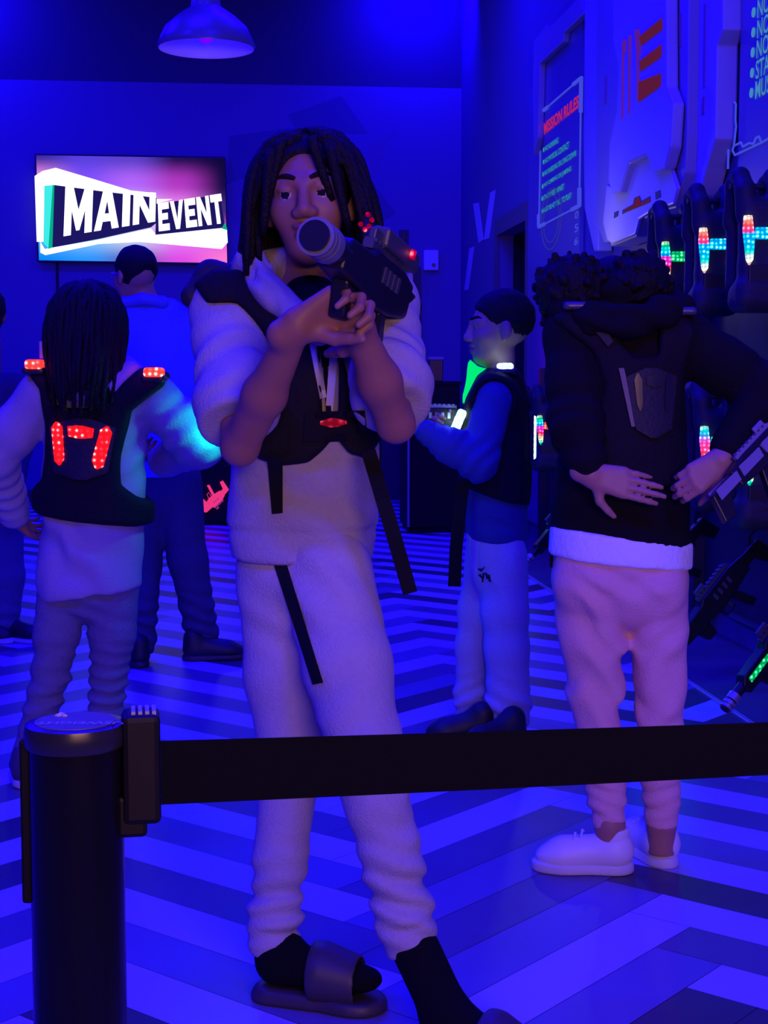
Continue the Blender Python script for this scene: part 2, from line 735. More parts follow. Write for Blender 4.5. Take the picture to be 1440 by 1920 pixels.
def build_floor():
    W, n = 0.1524, 6
    O = np.array([0.242, 2.836])
    a, b = np.array([-0.70711, 0.70711]), np.array([0.70711, 0.70711])
    r = random.Random(5)
    over = {}
    V, Fc, mi = [], [], []
    g = 0.0009

    def put(i0, j0, i1, j1, m):
        k = len(V)
        for (i, j) in ((i0 * W + g, j0 * W + g), (i1 * W - g, j0 * W + g), (i1 * W - g, j1 * W - g), (i0 * W + g, j1 * W - g)):
            p = O + a * i + b * j
            V.append((p[0], p[1], 0.0))
        Fc.append((k + 3, k + 2, k + 1, k))
        mi.append(m)
    for i in range(-60, 120):
        for j in range(-70, 120):
            s = i - j
            c = O + a * (i + 0.5) * W + b * (j + 0.5) * W
            if c[0] < XL - 1.2 or c[0] > CURB + 1.2 or c[1] < YF - 1.2 or c[1] > YB + 1.2:
                continue
            k = math.floor(s / 12)
            if s % 12 == 0:
                m = 0 if (j + k) % 2 == 0 else r.choice((1, 2, 2, 3))
                put(i, j, i + n, j + 1, m)
            elif s % 12 == 11:
                # upright plank starts here: cells j .. j+5 at this i
                m = PLANK_OVER.get((k, i), None)
                if m is None:
                    m = (0 if r.random() < 0.85 else 1) if (i + k) % 2 == 0 else r.choice((1, 2, 2, 3))
                put(i, j, i + 1, j + n, m)
    # thin grout bed just under the planks
    o = mk('floor', V, Fc, [M_light, M_mid, M_slate, M_dark], base=(0, 0, 0), smooth=False, midx=mi, kind='structure')
    bm = bmesh.new()
    bm.from_mesh(o.data)
    for co, no in (((XL, 0, 0), (-1, 0, 0)), ((CURB, 0, 0), (1, 0, 0)), ((0, YF, 0), (0, -1, 0)), ((0, YB, 0), (0, 1, 0))):
        bmesh.ops.bisect_plane(bm, geom=list(bm.verts) + list(bm.edges) + list(bm.faces), plane_co=co, plane_no=no, clear_outer=True)
    bm.normal_update()
    bm.to_mesh(o.data)
    bm.free()
    sub = MB().box(((XL + CURB) / 2, (YF + YB) / 2, -0.03), ((CURB - XL) / 2, (YB - YF) / 2, 0.028)).build('subfloor', M_dark, o)
    sub['kind'] = 'structure'


# planks of the light and middling columns nearest the viewer
PLANK_OVER = {(-1, -2): 0, (-1, -3): 1, (-1, -1): 1, (-1, 0): 2, (-1, 1): 1, (-1, 2): 2, (-1, 3): 0, (-1, 4): 2}
build_floor()

M_carpet = mat('dark_rack_floor', (0.06, 0.06, 0.09), 0.8, noise=0.2, nscale=120)
MB().box(((CURB + XR) / 2 + 0.01, (YF + YB) / 2, -0.02), ((XR - CURB) / 2 - 0.01, (YB - YF) / 2, 0.024)).build('floor_2', M_carpet, kind='structure')
M_strip = mat('edge_metal', (0.5, 0.5, 0.55), 0.4, metal=0.6)
MB().box((CURB, (YF + YB) / 2, 0.003), (0.012, (YB - YF) / 2, 0.005)).build('trim_1', M_strip, kind='structure', bevel=0.003)

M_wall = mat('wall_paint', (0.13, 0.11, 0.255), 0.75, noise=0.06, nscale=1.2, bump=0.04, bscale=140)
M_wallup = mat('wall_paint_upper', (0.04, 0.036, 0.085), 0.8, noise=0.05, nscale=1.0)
M_wallr = mat('wall_paint_side', (0.12, 0.10, 0.22), 0.7, noise=0.08, nscale=1.5, bump=0.04, bscale=140)
M_black = mat('black_paint', (0.012, 0.012, 0.014), 0.7)

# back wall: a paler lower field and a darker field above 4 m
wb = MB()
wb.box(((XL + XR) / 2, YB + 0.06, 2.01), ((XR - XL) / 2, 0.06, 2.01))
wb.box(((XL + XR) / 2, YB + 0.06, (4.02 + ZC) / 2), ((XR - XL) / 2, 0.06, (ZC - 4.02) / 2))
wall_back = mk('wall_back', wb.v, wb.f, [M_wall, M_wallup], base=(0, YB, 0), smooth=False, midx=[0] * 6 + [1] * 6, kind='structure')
# faint facets of the mural painted on it
M_mur1 = mat('mural_violet', (0.14, 0.10, 0.235), 0.75)
M_mur2 = mat('mural_shade', (0.08, 0.075, 0.19), 0.75)
for pts, m in (([(430, 255), (540, 240), (470, 330), (425, 345)], M_mur2), ([(430, 345), (470, 335), (450, 420), (428, 400)], M_mur1),
               ([(690, 270), (745, 240), (700, 330)], M_mur1), ([(690, 330), (742, 400), (700, 430), (680, 380)], M_mur2),
               ([(540, 215), (640, 180), (690, 250), (560, 250)], M_mur2)):
    MB().prism([on_y(x, y, YB - 0.002) for x, y in pts], (0, 0.006, 0)).build('mural_patch', m, wall_back, kind='structure')

# side wall on the right with a doorway into the arena
DY0, DY1, DZ = 11.58, 12.83, 2.40
wr = MB()
wr.box((XR + 0.06, (YF + DY0) / 2, ZC / 2), (0.06, (DY0 - YF) / 2, ZC / 2))
wr.box((XR + 0.06, (DY1 + YB + 0.12) / 2, ZC / 2), (0.06, (YB + 0.12 - DY1) / 2, ZC / 2))
wr.box((XR + 0.06, (DY0 + DY1) / 2, (DZ + ZC) / 2), (0.06, (DY1 - DY0) / 2, (ZC - DZ) / 2))
wall_right = wr.build('wall_right', M_wallr, base=(XR, 0, 0), kind='structure')
dv = MB()
dv.box((XR + 0.9, (DY0 + DY1) / 2, DZ / 2), (0.02, (DY1 - DY0) / 2 + 0.1, DZ / 2))
dv.box((XR + 0.52, DY1 + 0.03, DZ / 2), (0.39, 0.02, DZ / 2))
dv.box((XR + 0.52, DY0 - 0.03, DZ / 2), (0.39, 0.02, DZ / 2))
dv.box((XR + 0.52, (DY0 + DY1) / 2, DZ + 0.02), (0.39, (DY1 - DY0) / 2 + 0.05, 0.02))
dv.box((XR + 0.52, (DY0 + DY1) / 2, -0.02), (0.39, (DY1 - DY0) / 2 + 0.05, 0.02))
dv.build('door_2', M_black, base=(XR, DY0, 0), kind='structure')
M_frame = mat('door_frame', (0.10, 0.08, 0.10), 0.6)
fr = MB()
fr.box((XR - 0.012, DY0 - 0.06, DZ / 2), (0.014, 0.06, DZ / 2))
fr.box((XR - 0.012, DY1 + 0.06, DZ / 2), (0.014, 0.06, DZ / 2))
fr.box((XR - 0.012, (DY0 + DY1) / 2, DZ + 0.07), (0.014, (DY1 - DY0) / 2 + 0.12, 0.07))
fr.build('trim_2', M_frame, kind='structure')
# pale slanting stripes painted by the corner
M_stripe = mat('stripe_paint', (0.62, 0.6, 0.66), 0.6)
for pts in ([(887, 382), (897, 380), (906, 449), (897, 456)], [(919, 361), (929, 356), (917, 446), (907, 450)], [(880, 466), (889, 462), (878, 543), (870, 545)]):
    MB().prism([on_x(x, y, XR - 0.003) for x, y in pts], (0.006, 0, 0)).build('painted_stripe', M_stripe, wall_right, kind='structure')

MB().box((XL - 0.06, (YF + YB) / 2, ZC / 2), (0.06, (YB - YF) / 2 + 0.12, ZC / 2)).build('wall_left', M_wallr, base=(XL, 0, 0), kind='structure')
MB().box(((XL + XR) / 2, YF - 0.06, ZC / 2), ((XR - XL) / 2 + 0.1, 0.06, ZC / 2)).build('wall_front', M_wallr, base=(0, YF, 0), kind='structure')
MB().box(((XL + XR) / 2, (YF + YB) / 2, ZC + 0.06), ((XR - XL) / 2 + 0.12, (YB - YF) / 2 + 0.12, 0.06)).build('ceiling', M_black, kind='structure')
M_base = mat('baseboard', (0.05, 0.05, 0.06), 0.5)
bb = MB()
bb.box(((XL + 0.8) / 2, YB - 0.008, 0.06), ((0.8 - XL) / 2, 0.008, 0.06))
bb.box(((1.89 + XR) / 2, YB - 0.008, 0.06), ((XR - 1.89) / 2, 0.008, 0.06))
bb.build('baseboard_back', M_base, kind='structure')

# dark door in the back wall
M_door = mat('door_leaf', (0.035, 0.035, 0.045), 0.45)
M_dfr = mat('dark_frame', (0.02, 0.02, 0.026), 0.5)
d1 = MB()
d1.box((1.36, YB - 0.02, 1.10), (0.42, 0.02, 1.10))
door1 = d1.build('door_1', M_door, base=(1.36, YB, 0), kind='structure')
df = MB()
for (c, h) in (((0.90, YB - 0.03, 1.145), (0.045, 0.03, 1.145)), ((1.83, YB - 0.03, 1.145), (0.05, 0.03, 1.145)), ((1.365, YB - 0.03, 2.245), (0.43, 0.03, 0.045))):
    df.box(c, h)
df.build('door_frame', M_dfr, door1, kind='structure')
MB().tube([(1.02, YB - 0.05, 1.0), (1.02, YB - 0.09, 1.0), (1.13, YB - 0.09, 1.0)], 0.011, 8).build('door_handle', M_strip, door1, kind='structure', smooth=True)

# ------------------------------------------------------------------ large things on the walls
# television
def zy(px, py, off):
    return on_y(px, py, YB - off)


M_bezel = mat('tv_bezel', (0.012, 0.012, 0.014), 0.35)
tv = thing('television', on_y(246, 390, YB - 0.05), 'large wall-mounted television showing a glowing white logo on pink and blue', 'television')
c = [zy(x, y, 0.10) for x, y in ((65, 288), (423, 294), (428, 496), (70, 491))]
MB().prism(c, (0, 0.05, 0)).build('housing', M_bezel, tv, bevel=0.008)
MB().box(on_y(246, 390, YB - 0.026), (0.25, 0.024, 0.2)).build('wall_bracket', M_black, tv)


def screen():
    nx, ny = 48, 28
    ctl = np.array([[(.03, .02, .35), (.10, .05, .75), (.10, .05, .6), (.012, .004, .09), (.004, .002, .05)],
                    [(.9, .3, .9), (.22, .08, 1.), (.45, .13, .98), (.45, .04, .55), (.006, .003, .06)],
                    [(.6, .8, 1.), (.6, .7, 1.), (.7, .6, 1.), (.9, .25, .95), (.05, .02, .2)],
                    [(.1, .5, 1.), (.25, .6, 1.), (.6, .7, 1.), (.8, .2, .95), (.8, .1, .8)],
                    [(.0, .25, 1.), (.02, .3, 1.), (.1, .1, .5), (.75, .07, .8), (1., .2, .65)]])
    Q = [zy(x, y, 0.1015) for x, y in ((68, 291), (421, 297), (426, 493), (73, 488))]
    V, C = [], []
    for j in range(ny + 1):
        for i in range(nx + 1):
            u, v = i / nx, j / ny
            V.append((Q[0] * (1 - u) + Q[1] * u) * (1 - v) + (Q[3] * (1 - u) + Q[2] * u) * v)
            x, y = u * 4, v * 4
            i0, j0 = min(3, int(x)), min(3, int(y))
            fx, fy = x - i0, y - j0
            fx, fy = fx * fx * (3 - 2 * fx), fy * fy * (3 - 2 * fy)
            C.append((ctl[j0, i0] * (1 - fx) + ctl[j0, i0 + 1] * fx) * (1 - fy) + (ctl[j0 + 1, i0] * (1 - fx) + ctl[j0 + 1, i0 + 1] * fx) * fy)
    w = nx + 1
    Fc = [(j * w + i, (j + 1) * w + i, (j + 1) * w + i + 1, j * w + i + 1) for j in range(ny) for i in range(nx)]
    m = bpy.data.materials.new('screen_picture')
    m.use_nodes = True
    nt = m.node_tree
    nt.nodes.remove(nt.nodes['Principled BSDF'])
    at = nt.nodes.new('ShaderNodeAttribute')
    at.attribute_name = 'picture'
    e = nt.nodes.new('ShaderNodeEmission')
    nt.links.new(at.outputs['Color'], e.inputs[0])
    nt.links.new(e.outputs[0], nt.nodes['Material Output'].inputs[0])
    o = mk('screen', V, Fc, m, tv, smooth=False)
    ca = o.data.color_attributes.new('picture', 'FLOAT_COLOR', 'POINT')
    ca.data.foreach_set('color', np.concatenate([np.array(C), np.ones((len(C), 1))], 1).astype(np.float32).ravel())
    return o


scr = screen()


def tvp(x, y):
    return 50 + x / 3.692, 280 + y / 3.692


def tvpoly(name, pts, m, off):
    MB().prism([zy(*tvp(x, y), off) for x, y in pts], (0, 0.0008, 0)).build(name, m, scr)


G_white = glow('screen_white', (1, 0.97, 1), 1.6)
G_navy = glow('screen_navy', (0.012, 0.008, 0.12), 1.0)
G_cyan = glow('screen_cyan', (0.05, 0.85, 0.8), 1.0)
G_green = glow('screen_green', (0.0, 0.42, 0.25), 1.0)
tvpoly('light_sweep', [(55, 185), (110, 150), (200, 128), (460, 205), (720, 285), (890, 303), (900, 345), (1010, 345), (900, 374), (720, 320), (520, 290), (190, 246), (122, 252), (116, 640), (70, 640)], G_white, 0.1030)
tvpoly('light_sweep', [(95, 640), (125, 690), (500, 625), (860, 548), (885, 578), (1385, 540), (1392, 645), (1350, 690), (780, 640), (500, 655), (130, 732), (95, 715)], G_white, 0.1030)
tvpoly('glint', [(122, 254), (188, 247), (150, 688), (119, 650)], G_cyan, 0.1035)
tvpoly('glint', [(180, 247), (196, 247), (178, 680), (150, 690)], G_green, 0.1037)
tvpoly('glint', [(1352, 515), (1375, 510), (1390, 560), (1350, 548)], G_green, 0.1037)
tvpoly('banner', [(192, 247), (520, 290), (900, 335), (900, 508), (860, 540), (500, 620), (178, 680)], G_navy, 0.1040)
tvpoly('banner', [(900, 378), (1340, 312), (1370, 512), (1350, 545), (890, 592)], G_navy, 0.1045)
GLYPH = {
    'M': (1.25, [[(0, 0), (0, 1), (.30, 1), (.5, .52), (.70, 1), (1, 1), (1, 0), (.74, 0), (.74, .52), (.56, .08), (.44, .08), (.26, .52), (.26, 0)]]),
    'A': (1.1, [[(0, 0), (.33, 1), (.67, 1), (1, 0), (.72, 0), (.66, .2), (.34, .2), (.28, 0)], [(.41, .40), (.59, .40), (.5, .72)]]),
    'I': (.42, [[(.1, 0), (.1, 1), (.9, 1), (.9, 0)]]),
    'N': (1.0, [[(0, 0), (0, 1), (.32, 1), (.72, .40), (.72, 1), (1, 1), (1, 0), (.68, 0), (.28, .60), (.28, 0)]]),
    'E': (.85, [[(0, 0), (0, 1), (1, 1), (1, .76), (.34, .76), (.34, .62), (.88, .62), (.88, .39), (.34, .39), (.34, .24), (1, .24), (1, 0)]]),
    'V': (1.05, [[(0, 1), (.30, 1), (.5, .34), (.70, 1), (1, 1), (.64, 0), (.36, 0)]]),
    'T': (.9, [[(0, 1), (1, 1), (1, .75), (.66, .75), (.66, 0), (.34, 0), (.34, .75), (0, .75)]]),
}


def logo(word, quad, off):
    ws = [GLYPH[c][0] for c in word]
    gap = 0.10
    tot = sum(ws) + gap * (len(ws) - 1)
    tl, tr, br, bl = [np.asarray(tvp(*q)) for q in quad]
    x = 0.0
    for c, w_ in zip(word, ws):
        P = []
        for (u, v) in GLYPH[c][1][0]:
            uu = (x + u * w_) / tot
            q = (bl * (1 - uu) + br * uu) * (1 - v) + (tl * (1 - uu) + tr * uu) * v
            P.append(zy(q[0], q[1], off))
        MB().prism(P, (0, 0.0008, 0)).build('letter', G_white, scr)
        for hole in GLYPH[c][1][1:]:
            H = []
            for (u, v) in hole:
                uu = (x + u * w_) / tot
                q = (bl * (1 - uu) + br * uu) * (1 - v) + (tl * (1 - uu) + tr * uu) * v
                H.append(zy(q[0], q[1], off + .0006))
            MB().prism(H, (0, 0.0004, 0)).build('letter_counter', G_navy, scr)
        x += w_ + gap


logo('MAIN', [(268, 258), (895, 300), (890, 500), (255, 602)], 0.1060)
logo('EVENT', [(908, 374), (1345, 306), (1372, 510), (915, 568)], 0.1060)
# its cable
tag(MB().tube([on_y(107, 490, YB - 0.03), on_y(108, 560, YB - 0.02), on_y(107, 700, YB - 0.02)], 0.012, 6).build('power_cable', M_black, base=on_y(107, 700, YB), smooth=True),
    'thin black cable hanging down the wall below the television', 'cable')

# small wall boxes
M_plast = mat('white_plastic', (0.62, 0.62, 0.68), 0.45)
sb = thing('wall_sensor', on_y(808, 506, YB - 0.03), 'pale square sensor box high on the wall right of the dark door', 'sensor')
MB().box(on_y(808, 488, YB - 0.03), (0.075, 0.03, 0.10)).build('housing', M_plast, sb, bevel=0.012)
MB().tube([on_y(813, 497, YB - 0.055), on_y(813, 497, YB - 0.075)], [0.02, 0.014], 12).build('lens', M_bezel, sb, smooth=True)
sw = thing('switch_plate', on_y(757, 459, YB - 0.01), 'small dark switch plate on the wall above the dark door', 'switch')
MB().box(on_y(757, 445, YB - 0.012), (0.046, 0.012, 0.07)).build('plate', M_dfr, sw, bevel=0.006)
MB().box(on_y(757, 445, YB - 0.027), (0.016, 0.006, 0.03)).build('rocker', M_bezel, sw, bevel=0.004)

# ---- rules boards and the armoured panel on the right wall
M_board = mat('board_print', (0.16, 0.16, 0.26), 0.32, noise=0.25, nscale=2.2, coat=0.2)
M_plate = mat('panel_plate', (0.42, 0.40, 0.46), 0.42, noise=0.05, nscale=5)
M_plate2 = mat('panel_plate_dim', (0.28, 0.27, 0.32), 0.45, noise=0.05, nscale=5)
M_groove = mat('panel_groove', (0.05, 0.05, 0.07), 0.6)
G_red = glow('sign_red', (0.45, 0.016, 0.17), 1.0)
G_teal = glow('sign_teal', (0.03, 0.33, 0.40), 0.9)
G_teal2 = glow('sign_teal_pale', (0.06, 0.25, 0.62), 0.9)
G_line = glow('sign_line', (0.055, 0.07, 0.85), 0.9)
G_orange = glow('sign_orange', (0.11, 0.010, 0.045), 0.9)


def wx(x, off):
    return lambda px, py: on_x(px, py, XR - off)


board = thing('rules_board', (XR - 0.02, 10.6, 2.0), 'narrow dark rules board with a red heading, left of the armoured panel', 'sign')
Y0, Y1 = 9.74, 11.44
bp = [(XR - 0.03, Y0, 0.12), (XR - 0.03, Y1, 0.12), (XR - 0.03, Y1, 3.62), (XR - 0.03, Y0, 3.72)]
MB().prism(bp, (0.028, 0, 0)).build('panel', M_board, board)


def bz(x, y):
    return 980 + x / 5.65, 140 + y / 5.65


def rule(s, q, m, parent, off=0.034, bold=0.012):
    P, Fc = warp_text(s, [on_x(*bz(x, y), XR - off) for x, y in q], bold)
    T = text_geo(s, bold)
    for ids, fc in words_of(*T):
        mk('lettering', P[ids], fc, m, parent, smooth=False)


rule('MISSION RULES', [(222, 515), (595, 208), (590, 350), (225, 640)], G_red, board, bold=0.03)
for s, q in (('NO RUNNING', [(235, 760), (375, 660), (372, 725), (236, 810)]),
             ('NO PHYSICAL CONTACT', [(235, 890), (487, 705), (485, 780), (235, 940)]),
             ('NO KNEELING OR LYING DOWN', [(230, 1020), (565, 795), (562, 862), (230, 1070)]),
             ('NO CLIMBING OR JUMPING', [(225, 1150), (512, 965), (510, 1035), (225, 1200)]),
             ('STAY 3 FEET APART', [(220, 1280), (437, 1150), (435, 1215), (220, 1330)]),
             ('MUST BE 42" TALL TO PLAY', [(220, 1413), (515, 1238), (512, 1308), (220, 1462)])):
    rule(s, q, G_teal, board)
    bc = (np.asarray(on_x(*bz(*q[0]), XR - 0.034)) + np.asarray(on_x(*bz(*q[3]), XR - 0.034))) / 2
    MB().tube([bc + np.array([0.002, .05, 0]), bc + np.array([-0.001, .05, 0])], .016, 12).build('bullet', G_teal, board)
for s, q in (('0', [(552, 1455), (590, 1435), (588, 1515), (550, 1535)]), ('5', [(550, 1592), (588, 1572), (585, 1655), (548, 1678)]), ('6', [(547, 1735), (585, 1715), (583, 1795), (545, 1815)])):
    rule(s, q, G_line, board)
fl = MB()
pl = [on_x(*bz(x, y), XR - 0.033) for x, y in ((195, 400), (620, 32), (600, 1388), (172, 1612), (195, 400))]
for a, b in zip(pl[:-1], pl[1:]):
    fl.tube([a, b], 0.006, 6)
for pts in ([(190, 480), (195, 400), (265, 345)], [(540, 100), (620, 32), (615, 400)], [(600, 1200), (600, 1388), (520, 1430)], [(172, 1480), (172, 1612), (235, 1580)]):
    fl.tube([on_x(*bz(x, y), XR - 0.034) for x, y in pts], 0.014, 6)
fl.build('border_line', G_line, board)
rg = MB()
for rr in (0.16, 0.21):
    cc = on_x(*bz(300, 1530), XR - 0.033)
    rg.tube([cc + np.array([0, math.cos(t) * rr * 1.6, math.sin(t) * rr]) for t in np.linspace(0, 6.283, 28)], 0.004, 5, caps=False)
rg.build('ring_emblem', glow('sign_line_dim', (0.03, 0.03, 0.42), 0.8), board)


def c2(x, y):
    return 840 + x / 2.4, y / 2.4


MB().prism([on_x(*c2(x, y), XR - 0.075) for x, y in ((386, 185), (440, 112), (455, 122), (600, -20), (612, 60), (520, 150), (515, 190), (465, 236), (412, 288), (402, 620), (386, 700), (380, 420))], (0.045, 0, 0)).build('corner_bracket', M_plate2, board, bevel=0.006)

arm = thing('armoured_panel', (XR - 0.02, 8.5, 2.0), 'large pale armoured wall panel with three orange bars', 'wall panel')


def c3(x, y):
    return 1080 + x / 3.92, y / 3.92


def plate(name, pts, off, th, m, parent=arm, bevel=0.008):
    return MB().prism([on_x(*c3(x, y), XR - off) for x, y in pts], (th, 0, 0)).build(name, m, parent, bevel=bevel)


plate('side_wing', [(65, -260), (60, 500), (55, 980), (60, 1530), (132, 1850), (158, 1845), (165, 1500), (165, -260)], 0.10, 0.09, M_plate)
plate('side_wing', [(800, -260), (800, 1240), (735, 1560), (850, 1500), (905, 1440), (960, 1230), (1022, 1020), (1035, 335), (1078, 215), (1078, -260)], 0.11, 0.10, M_plate)
plate('back_plate', [(150, -260), (150, 1640), (205, 1790), (245, 1780), (258, 1812), (440, 1740), (472, 1630), (560, 1570), (735, 1530), (800, 1270), (815, 1010), (830, -260)], 0.16, 0.13, M_plate2)
plate('face_plate', [(225, 1350), (195, 1640), (228, 1768), (262, 1790), (430, 1722), (458, 1612), (545, 1556), (715, 1500), (745, 1380), (680, 1180), (515, 1130), (380, 1195), (330, 1420)], 0.185, 0.02, mat('panel_face', (0.46, 0.44, 0.48), 0.4))
plate('shield', [(265, -260), (270, 300), (310, 500), (296, 820), (245, 1060), (235, 1330), (265, 1432), (320, 1420), (345, 1330), (385, 1200), (515, 1140), (568, 1280), (650, 1240), (690, 1080), (710, 760), (665, 640), (660, -260)], 0.225, 0.06, M_plate, bevel=0.012)
for pts in ([(465, 268), (625, 135), (628, 215), (475, 332)], [(465, 450), (622, 330), (620, 415), (470, 522)], [(460, 602), (618, 540), (615, 630), (460, 745)]):
    plate('orange_bar', pts, 0.231, 0.01, G_orange, bevel=0)
G_slot = glow('sign_slot', (0.12, 0.012, 0.35), 0.8)  # self-glow stands in for fluorescent colour on the slim bars, no lamps
for pts in ([(430, 228), (455, 210), (478, 300), (470, 400), (455, 450), (462, 600), (460, 745), (445, 748), (445, 400)], [(385, 268), (402, 258), (392, 835), (383, 840)], [(338, 305), (364, 292), (362, 380), (350, 390), (340, 875), (332, 880)]):
    plate('slim_bar', pts, 0.229, 0.008, G_slot, bevel=0)
plate('emblem_recess', [(340, 1545), (418, 1500), (428, 1455), (466, 1438), (478, 1478), (545, 1440), (545, 1485), (365, 1560), (340, 1575)], 0.187, 0.004, M_groove, bevel=0)
plate('emblem', [(365, 1538), (425, 1508), (437, 1462), (462, 1446), (470, 1495), (540, 1462), (540, 1482), (368, 1552)], 0.190, 0.004, G_orange, bevel=0)
for pts in ([(582, 1412), (616, 1398), (620, 1450), (584, 1466)], [(280, 1562), (310, 1548), (306, 1588), (278, 1605)]):
    plate('vent', pts, 0.188, 0.004, M_groove, bevel=0)
for pts in ([(208, 560), (226, 560), (222, 760), (206, 770)], [(752, 110), (776, 100), (772, 340), (750, 350)], [(748, 800), (762, 800), (760, 890), (746, 900)]):
    plate('slot', pts, 0.163, 0.006, mat('slot_purple', (0.3, 0.12, 0.2), 0.5), bevel=0)
plate('slot', [(925, 720), (945, 700), (940, 830), (920, 850)], 0.113, 0.006, MATS['slot_purple'], bevel=0)
plate('slot', [(940, 30), (955, 25), (945, 640), (932, 650)], 0.113, 0.006, MATS['slot_purple'], bevel=0)

board2 = thing('rules_board', (XR - 0.02, 6.0, 1.5), 'dark rules board with large pale bullet lines, cut off by the right edge', 'sign')
MB().prism([(XR - 0.03, 5.0, 0.12), (XR - 0.03, 6.66, 0.12), (XR - 0.03, 6.66, 3.7), (XR - 0.03, 5.0, 3.7)], (0.028, 0, 0)).build('panel', M_board, board2)
for s, (bx, by) in (('NO PHYSICAL CONTACT', (435, 140)), ('NO KNEELING OR LYING DOWN', (432, 365)), ('NO CLIMBING OR JUMPING', (425, 590)), ('STAY 3 FEET APART', (418, 820)), ('MUST BE 42" TALL TO PLAY', (410, 1045)), ('NO RUNNING', (440, -90))):
    p = on_x(1340 + bx / 6, by / 6, XR - 0.034)
    V, Fc = text_geo(s, 0.01)
    wds = words_of(V, Fc)
    V = V * 0.108
    P = np.stack([np.full(len(V), p[0]), p[1] - 0.045 - V[:, 0] * 0.9, p[2] - 0.036 + V[:, 1]], 1)
    for ids, fc in wds:
        mk('lettering', P[ids], fc, G_teal2, board2, smooth=False)
    MB().tube([p + np.array([.002, 0, 0]), p + np.array([-.001, 0, 0])], .021, 14).build('bullet', G_teal2, board2)
V, Fc = text_geo('MISSION RULES', 0.03)
V = V * 0.2
mk('lettering', np.stack([np.full(len(V), XR - 0.034), 6.9 - V[:, 0], 3.15 + V[:, 1]], 1), Fc, G_red, board2, smooth=False)
ln = MB()
for pts in ([(222, 1150), (238, 1170), (232, 1350), (240, 1420), (215, 1640), (200, 1690), (225, 1745), (525, 1605), (700, 1500)], [(218, 1640), (295, 1600), (315, 1650), (385, 1610), (435, 1620), (465, 1550), (500, 1535), (525, 1605)], [(150, 1900), (160, 1400)]):
    ln.tube([on_x(1340 + x / 6, y / 6, XR - 0.033) for x, y in pts], 0.005, 5)
ln.build('border_line', G_line, board2)

# ------------------------------------------------------------------ pendant lamp
lp = J(387, 92, 6.3)
M_enamel = mat('lamp_enamel', (0.10, 0.10, 0.14), 0.35)
M_inner = mat('lamp_inside', (0.8, 0.8, 0.85), 0.5)
lamp = thing('pendant_lamp', lp, 'round dark dome pendant lamp hanging above the television', 'lamp')
R0 = 0.197
prof = [(R0, 0.0), (R0 + 0.002, 0.012), (R0 - 0.012, 0.045), (0.165, 0.085), (0.12, 0.125), (0.085, 0.150), (0.062, 0.165), (0.055, 0.20), (0.045, 0.215)]
o = MB().lathe(lp, prof, 48)
o.f = o.f[:-2]
shade = o.build('lamp_shade', M_enamel, lamp, smooth=True)
ins = MB().lathe(lp, [(r - 0.004, z + 0.001) for r, z in prof[:6]], 48)
ins.f = [f for f in ins.f[:-2]] + [ins.f[-1]]
ins.build('reflector', M_inner, lamp, smooth=True)
MB().lathe(lp + np.array([0, 0, 0.215]), [(0.045, 0), (0.05, 0.01), (0.05, 0.06), (0.03, 0.075)], 20).build('cap', M_enamel, lamp, smooth=True)
ch = MB()
for sx in (-1, 1):
    ch.tube([lp + RT * sx * 0.035 + np.array([0, 0, 0.26]), lp + RT * sx * 0.045 + np.array([0, 0, 0.31]), lp + RT * sx * 0.03 + np.array([0, 0, 0.42]), lp + RT * sx * 0.005 + np.array([0, 0, 0.5])], 0.007, 8)
ch.build('bail', M_enamel, lamp, smooth=True)
MB().tube([lp + np.array([0, 0, 0.48]), (lp[0], lp[1], ZC)], 0.008, 8).build('cord', M_black, lamp, smooth=True)
MB().lathe(lp + np.array([0, 0, 0.05]), [(0.008, -0.028), (0.024, -0.018), (0.03, 0.0), (0.024, 0.03), (0.014, 0.055), (0.014, 0.09)], 16).build('bulb', glow('bulb_violet', (0.06, 0.0, 1.0), 3.0), lamp, smooth=True)
point('lamp_light', lp + np.array([0, 0, 0.02]), 0.55, (0.05, 0.0, 1.0), 0.03)

# ------------------------------------------------------------------ people: heads, hands, shoes
M_skin = mat('skin_brown', (0.30, 0.135, 0.085), 0.5, noise=0.08, nscale=30, spec=0.4)
M_skin2 = mat('skin_tan', (0.40, 0.20, 0.13), 0.5, noise=0.08, nscale=30, spec=0.4)
M_eye = mat('eye_white', (0.30, 0.27, 0.26), 0.3)
M_iris = mat('iris_dark', (0.012, 0.008, 0.006), 0.15)
M_lip = mat('lip', (0.22, 0.075, 0.065), 0.4)
M_lip2 = mat('lip_pale', (0.30, 0.11, 0.10), 0.4)
M_hair = mat('hair_black', (0.006, 0.005, 0.006), 0.65, bump=0.4, bscale=160, spec=0.2)
M_brow = mat('brow_hair', (0.02, 0.012, 0.01), 0.9, spec=0.05)
M_shoe_black = mat('shoe_black', (0.012, 0.012, 0.014), 0.55)
M_sole_dark = mat('sole_dark', (0.03, 0.03, 0.035), 0.6)


def frame(fwd, up=(0, 0, 1)):
    f = nrm(fwd)
    r = nrm(np.cross(f, up))
    u = np.cross(r, f)
    return r, f, u


